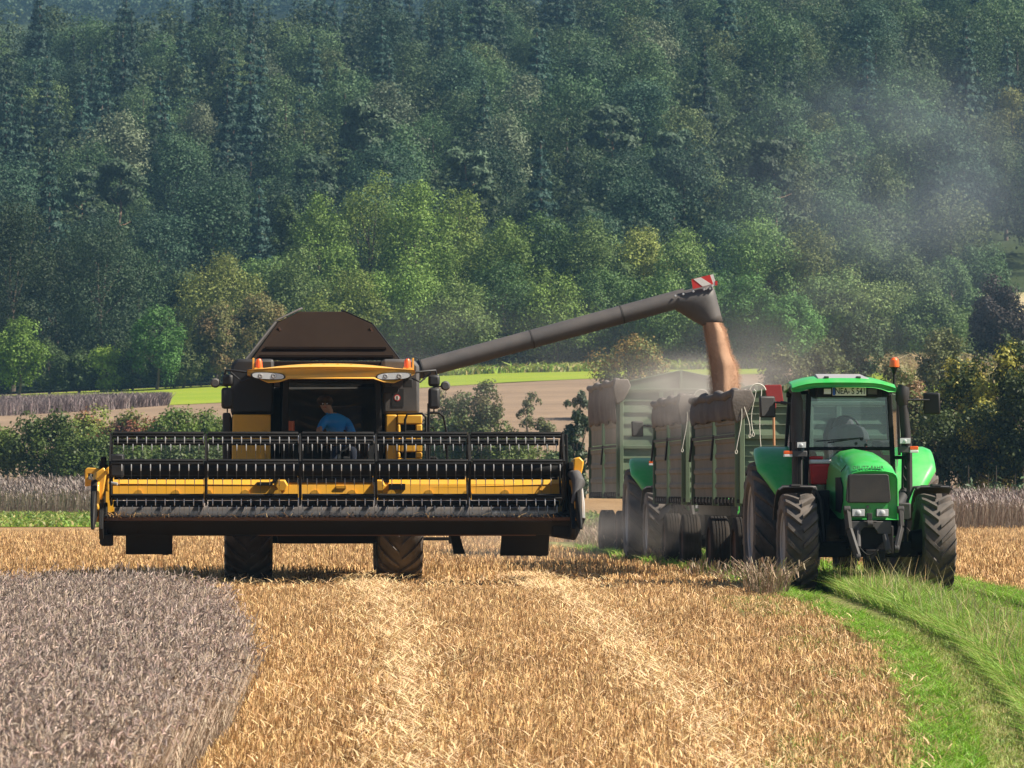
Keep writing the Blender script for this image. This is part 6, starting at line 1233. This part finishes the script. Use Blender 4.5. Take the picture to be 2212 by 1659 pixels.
# ------------------------------------------------------------------ TRAILERS
def trailer(Xc, Yf, psi, W, Lh, zb, zt, label, flap_drop, flap_len=1.0, tiers=1, gable=.26, ropes=4, wheels=(1.0, 4.6), R=.5):
    o = empty('grain_trailer', (Xc, Yf, 0), psi); tag(o, label, 'trailer', 'grain trailers behind the tractors'); h = W / 2
    B = lambda mb, n, m, p=o, **k: mb.build(n, M[m], p, **k)
    mb = MB(); mb.box(-.45, -.33, -.1, Lh, zb - .32, zb - .10); mb.box(.33, .45, -.1, Lh, zb - .32, zb - .10)
    for k in range(7): mb.box(-h + .05, h - .05, k * (Lh - .1) / 6, k * (Lh - .1) / 6 + .08, zb - .12, zb - .03)
    mb.box(-.5, .5, wheels[0] - .5, wheels[0] + .5, R + .1, zb - .32); mb.box(-.5, .5, wheels[1] - .4, wheels[1] + .4, R + .1, zb - .32)
    for wy in wheels: mb.box(-h + .3, h - .3, wy - .06, wy + .06, R - .06, R + .06)
    B(mb, 'chassis', 'black', bevel=.01)
    mb = MB(); mb.bar((-.25, wheels[0] - .5, R + .15), (0, -1.7, .72), .09, .09); mb.bar((.25, wheels[0] - .5, R + .15), (0, -1.7, .72), .09, .09); mb.lathe([(-.04, .09), (.04, .09)], 12, 'z', (0, -1.75, .72)); B(mb, 'drawbar', 'rust')
    for wy in wheels:
        for s in (-1, 1): plain_wheel(o, (s * (h - .19), wy, R), R, .32, s)
    zmid = zb + (zt - zb) * (.60 if tiers == 1 else .42); zu = zt - .12
    # front wall: planks, posts, rail, low gable
    mb = MB(); npl = 9
    for k in range(npl):
        a = zb + (zu - zb) * k / npl; b = zb + (zu - zb) * (k + 1) / npl; mb.hexa([(-h + .06, -.01, a + .010), (h - .06, -.01, a + .010), (h - .06, .06, a + .010), (-h + .06, .06, a + .010), (-h + .06, .025, b - .006), (h - .06, .025, b - .006), (h - .06, .06, b - .006), (-h + .06, .06, b - .006)])
    mb.prism([(-h + .02, zu), (h - .02, zu), (h - .02, zt), (0, zt + gable), (-h + .02, zt)], 'y', .01, .05); fw = B(mb, 'front_wall', 'trailergreen')
    mb = MB()
    for x in (-h + .05, -.42, -.12, .32, h - .05): mb.box(x - .04, x + .04, -.045, .0, zb - .08, zu + .02 if abs(x) < 1 else zt)
    mb.box(-h + .1, h - .1, -.04, .0, zmid - .035, zmid + .035); mb.box(-h + .1, h - .1, -.05, -.0, zu - .03, zu + .03); mb.bar((-h, .02, zt + .005), (0, .02, zt + gable + .01), .07, .03); mb.bar((h, .02, zt + .005), (0, .02, zt + gable + .01), .07, .03); mb.box(-.025, .025, -.04, 0, zu, zt + gable); B(mb, 'front_post', 'trailergreen', bevel=.008)
    MB().box(-h + .06, h - .06, Lh - .06, Lh, zb, zt).build('rear_wall', M['trailergreen'], o)
    # sides: ribbed drop boards in two bays, upper board, rail, posts
    for s in (-1, 1):
        side = MB(); x = s * h; bays = ((.10, Lh * .48), (Lh * .52, Lh - .1))
        for (ya, yb) in bays:
            nr = 4 if tiers == 1 else 3
            def slab(z0, z1, nr):
                prof = []
                for k in range(nr):
                    a = z0 + (z1 - z0) * k / nr; d = (z1 - z0) / nr
                    prof += [(0.0, a + d * .06), (0.0, a + d * .62), (.022, a + d * .72), (.022, a + d * .94)]
                rings = [[(x + s * p - s * .0, yy, z) for p, z in prof] + [(x - s * .03, yy, prof[-1][1]), (x - s * .03, yy, prof[0][1])] for yy in (ya, yb)]
                side.loft(rings)
            slab(zb, zmid, nr); slab(zmid + .05, zu, 2)
        so = side.build('side_board', M['board' if s < 0 else 'trailergreen'], o, smooth=0)
        for yy in (.05, Lh * .5, Lh - .05): B(MB().box(*sorted((x - s * .05, x + s * .055)), yy - .045, yy + .045, zb - .12, zt - .02), 'side_post', 'trailergreen', bevel=.01)
        mb = MB()
        for (ya, yb) in bays:
            ym = (ya + yb) / 2; mb.box(*sorted((x + s * .0, x + s * .06)), ya, yb, zmid - .0, zmid + .05)
            for k in range(6): yy = ya + (yb - ya) * (k + .5) / 6; mb.box(*sorted((x + s * .01, x + s * .05)), yy - .03, yy + .03, zb - .10, zb + .02)
            mb.bar((x + s * .06, yb - .1, zmid + .06), (x + s * .09, yb, zmid - .35), .03, .03)
        mb.box(*sorted((x - s * .04, x + s * .03)), .0, Lh, zb - .07, zb - .01); B(mb, 'latch_rail', 'darkgrey', so)
        mb = MB(); mb.bar((x, 0, zt - .02), (x, Lh, zt - .02), .06, .06); B(mb, 'top_rail', 'trailergreen')
    # rolled canvas along the left top edge with the flap hanging down outside
    x = -h - .05; rings = []; npt = 22
    for k in range(npt + 1):
        yy = -.12 + (Lh + .2) * k / npt; r = .075 * (1 + .20 * math.sin(k * 1.7) + .10 * math.sin(k * 3.1)); zc_ = zt + .03 + .02 * math.sin(k * .9)
        rings.append([(x + .02 + r * 1.05 * math.cos(a), yy, zc_ + r * math.sin(a) * (1 + .1 * math.sin(3 * a + k))) for a in np.linspace(0, 2 * math.pi, 13)[:-1]])
    mb = MB(); mb.loft(rings); tp = mb.build('tarpaulin', M['tarp'], o, smooth=60)
    V, Fq = [], []; ny, nz = 40, 8
    for i in range(ny + 1):
        yy = -.06 + Lh * flap_len * i / ny
        for j in range(nz + 1):
            u = j / nz; bulge = .022 + .015 * math.sin(i * .55 + u * 2.0) * u + .025 * math.sin(i * 1.3) * u; dr = flap_drop * (1 + .05 * math.sin(i * .5)); V.append((-h - .03 - bulge - .03 * math.sin(u * math.pi), yy, zt - .0 - dr * u))
    for i in range(ny):
        for j in range(nz): k = i * (nz + 1) + j; Fq.append((k, k + 1, k + nz + 2, k + nz + 1))
    mb = MB(); mb.add(V, Fq); fp = mb.build('canvas_flap', M['tarp'], tp, smooth=80); sd_ = fp.modifiers.new('thick', 'SOLIDIFY'); sd_.thickness = .012
    mb = MB(); mb.loft([[(-h - .10, -.20, zt + .09), (-h + .18, -.16, zt + .10), (-h + .18, -.09, zt + .10), (-h - .10, -.12, zt + .09)], [(-h - .15, -.24, zt - .08), (-h + .24, -.18, zt - .04), (-h + .22, -.07, zt - .04), (-h - .15, -.10, zt - .08)], [(-h - .12, -.19, zt - .25), (-h + .17, -.15, zt - .20), (-h + .17, -.07, zt - .20), (-h - .12, -.09, zt - .25)], [(-h - .06, -.16, zt - .44), (-h + .08, -.13, zt - .36), (-h + .08, -.08, zt - .36), (-h - .06, -.09, zt - .44)]]); mb.build('canvas_end', M['tarp'], tp, bevel=.03)
    if ropes:
        for k in range(ropes):
            mb = MB(); x0 = -h - .02 + .12 * k; ln = (.95, .70, .68, 1.25)[k]; sw = (.05, -.06, .04, .03)[k]
            pts = [(x0, -.16, zt + .10)] + [(x0 + sw * math.sin(u * 4 + k), -.17, zt + .10 - ln * u) for u in np.linspace(.05, 1, 12)]; e_ = Vector(pts[-1])
            pts += [e_ + Vector((.018 * math.sin(a), 0, -.03 + .03 * math.cos(a))) for a in np.linspace(.6, 6.28, 9)]
            mb.tube(pts, .006, 6); mb.build('rope', M['rope'], o)
        mb = MB(); mb.tube([(-h + .30 + .13 * math.cos(a) - .02, -.15, zt + .06 + .12 * math.sin(a)) for a in np.linspace(.2, 2.9, 12)], .011, 6); mb.build('rope', M['rope'], o)
    return o
psA = .054
fA = Frame(3.52 + 1.27, 73.45, psA)
trA = trailer(fA.X, fA.Y, .068, 2.5, 6.5, 1.29, 2.90, 'front grain trailer hitched to the near tractor, white ropes hanging at its front', .37)
trB = trailer(3.02 + 1.25, 82.2, psA, 2.5, 6.0, 1.29, 3.0, 'middle grain trailer between the front trailer and the hidden tractor', .40, ropes=2)
trC = trailer(2.24 + 1.30, 98.5, .075, 2.6, 6.4, 1.37, 3.66, 'tall rear grain trailer with a pale canvas flap, behind the second tractor', .80, flap_len=.98, tiers=2, gable=.27, ropes=0)
# red shovel standing on the front trailer's front wall
sa = at(1673, 926, 73.2); sh = empty('shovel', (sa.x, 73.30, 2.10), psA)
mb = MB(); mb.tube([(0, 0, .02), (-.01, 0, .62)], .020, 10); mb.build('handle', M['wood'], sh)
mb = MB(); mb.prism([(-.10, .66), (.15, .68), (.11, .97), (-.15, .965)], 'y', -.02, .0); mb.box(-.03, .03, -.025, .02, .60, .70); mb.build('blade', M['darkred'], sh, bevel=.006)
tag(sh, 'dark red shovel on a wooden handle, strapped upright to the front trailer', 'shovel')

# ------------------------------------------------------------------ falling grain
V, Fq = [], []; nr, na = 44, 36
path = [((1517, 700), (1561, 694)), ((1519, 716), (1571, 712)), ((1523, 740), (1576, 738)), ((1527, 765), (1583, 765)), ((1529, 790), (1597, 788)), ((1531, 815), (1600, 815)), ((1531, 845), (1601, 845)), ((1529, 872), (1602, 872))]
gYs = 77.6
def gp(u):
    f = u * (len(path) - 1); i = min(int(f), len(path) - 2); w_ = f - i; l = [path[i][0][k] * (1 - w_) + path[i + 1][0][k] * w_ for k in (0, 1)]; r = [path[i][1][k] * (1 - w_) + path[i + 1][1][k] * w_ for k in (0, 1)]
    return at(*l, gYs), at(*r, gYs)
org = at(1545, 785, gYs)
for i in range(nr + 1):
    u = i / nr; l, r = gp(u); cpt = (l + r) / 2; rx = (r - l).length / 2 * .80
    for k in range(na):
        a = 2 * math.pi * k / na; nse = 1 + (.025 * math.sin(a * 3 + u * 9) + .02 * math.sin(a * 5 - u * 5 + 1) + .02 * math.sin(u * 21 + a * 2)) * (.4 + u)
        V.append((cpt.x + rx * nse * math.cos(a) - org.x, cpt.y + .16 * (1 + .7 * u) * nse * math.sin(a) * (1 + .05 * math.sin(a * 4 + u * 3)) - org.y, cpt.z - org.z))
for i in range(nr):
    for k in range(na): j = (k + 1) % na; Fq.append((i * na + k, i * na + j, (i + 1) * na + j, (i + 1) * na + k))
gm = MB(); gm.add(V, Fq); gs = gm.build('grain_stream', M['grain'], None, smooth=80, loc=org)
# loose kernels round the column
n = 60000; u = R_.uniform(0, 1, n); a = R_.uniform(0, 2 * np.pi, n); Kp = []
for i in range(n):
    l, r = gp(u[i]); cpt = (l + r) / 2; rx = (r - l).length / 2; q = .78 + abs(R_.normal(0, .10 + .07 * u[i])); Kp.append((cpt.x + rx * q * math.cos(a[i]), cpt.y + .16 * (1 + .7 * u[i]) * q * math.sin(a[i]), cpt.z))
Kp = np.array(Kp) - np.array(org)
k_ = leaf_mesh(Kp, nrm(R_.normal(0, 1, (n, 3))), R_.uniform(.006, .012, n), vary((.52, .325, .215), n, .3), mat='straw', name='kernels')
ko = link('loose_kernel_cloud', k_, gs); tag(ko, kind='stuff')
tag(gs, 'stream of reddish brown grain pouring from the pipe spout into the trailer', 'grain', kind='stuff')

# ------------------------------------------------------------------ dust and haze
def dust(name, centre, size, dens, col, label, seed=0):
    mb = bmesh.new(); bmesh.ops.create_icosphere(mb, subdivisions=3, radius=1.0); me = bpy.data.meshes.new(name); mb.to_mesh(me); mb.free()
    o = link(name, me, None, centre); o.scale = size
    m = bpy.data.materials.new(name); m.use_nodes = True; tt = m.node_tree; tt.nodes.clear(); out = N(tt, 'ShaderNodeOutputMaterial'); pv_ = N(tt, 'ShaderNodeVolumePrincipled'); pv_.inputs['Color'].default_value = (*col, 1)
    tc = N(tt, 'ShaderNodeTexCoord'); ln = N(tt, 'ShaderNodeVectorMath', operation='LENGTH'); L(tt, tc.outputs['Object'], ln.inputs[0])
    nz = N(tt, 'ShaderNodeTexNoise'); nz.inputs['Scale'].default_value = 1.7; nz.inputs['Detail'].default_value = 3; mp = N(tt, 'ShaderNodeMapping'); mp.inputs['Location'].default_value = (seed, seed * 2.3, 0); L(tt, tc.outputs['Object'], mp.inputs[0]); L(tt, mp.outputs[0], nz.inputs['Vector'])
    fo = N(tt, 'ShaderNodeMapRange', interpolation_type='SMOOTHSTEP'); fo.inputs[1].default_value = 1.0; fo.inputs[2].default_value = 0.1; fo.inputs[3].default_value = 0; fo.inputs[4].default_value = 1; L(tt, ln.outputs['Value'], fo.inputs[0])
    n2 = N(tt, 'ShaderNodeMapRange'); n2.inputs[1].default_value = .38; n2.inputs[2].default_value = .68; L(tt, nz.outputs[0], n2.inputs[0])
    m1 = N(tt, 'ShaderNodeMath', operation='MULTIPLY'); L(tt, fo.outputs[0], m1.inputs[0]); L(tt, n2.outputs[0], m1.inputs[1]); m2 = N(tt, 'ShaderNodeMath', operation='MULTIPLY'); m2.inputs[1].default_value = dens; L(tt, m1.outputs[0], m2.inputs[0]); L(tt, m2.outputs[0], pv_.inputs['Density'])
    L(tt, pv_.outputs[0], out.inputs['Volume']); me.materials.append(m); return tag(o, label, 'dust', 'dust clouds of the harvest', 'stuff')
if not globals().get('NODUST'):
    dc = (0.80, 0.72, 0.66)
    dust('dust_cloud', at(1560, 860, 80), (2.2, 2.4, 1.0), .60, dc, 'pale dust billowing round the falling grain over the trailers', 1)
    dust('dust_cloud', at(1450, 880, 93), (1.9, 2.5, 1.5), .38, dc, 'thin dust drifting over the rear trailer front', 4)
    dust('dust_cloud', at(1700, 740, 84), (3.2, 3.0, 1.5), .08, dc, 'faint dust drifting right of the falling grain', 7)
    dust('dust_cloud', at(1180, 1130, 92), (3.6, 6, 1.0), .14, dc, 'low dust behind the right end of the header', 9)
    dust('dust_cloud', at(1985, 400, 130), (8.5, 8, 5.2), .034, (.68, .76, .88), 'tall grey dust plume rising before the wood at the right', 12)
    dust('dust_cloud', at(1440, 1130, 84), (3.0, 5, .8), .06, dc, 'low dust round the trailer wheels', 21)
    dust('dust_cloud', at(1100, 780, 100), (5.0, 6, 2.0), .03, dc, 'faint dust behind the unloading pipe', 15)
if not globals().get('NOHAZE'):
    mb = MB(); mb.box(-330, 330, -12, 2230, -5.0, 172.0); hzo = mb.build('haze', [], None, smooth=0)
    m = bpy.data.materials.new('haze'); m.use_nodes = True; tt = m.node_tree; tt.nodes.clear(); out = N(tt, 'ShaderNodeOutputMaterial'); pv_ = N(tt, 'ShaderNodeVolumePrincipled'); pv_.inputs['Color'].default_value = (.34, .66, 1.0, 1); pv_.inputs['Density'].default_value = .00012; pv_.inputs['Anisotropy'].default_value = 0.0
    L(tt, pv_.outputs[0], out.inputs['Volume']); hzo.data.materials.append(m); tag(hzo, 'thin blue summer haze filling the valley', 'haze', kind='stuff')
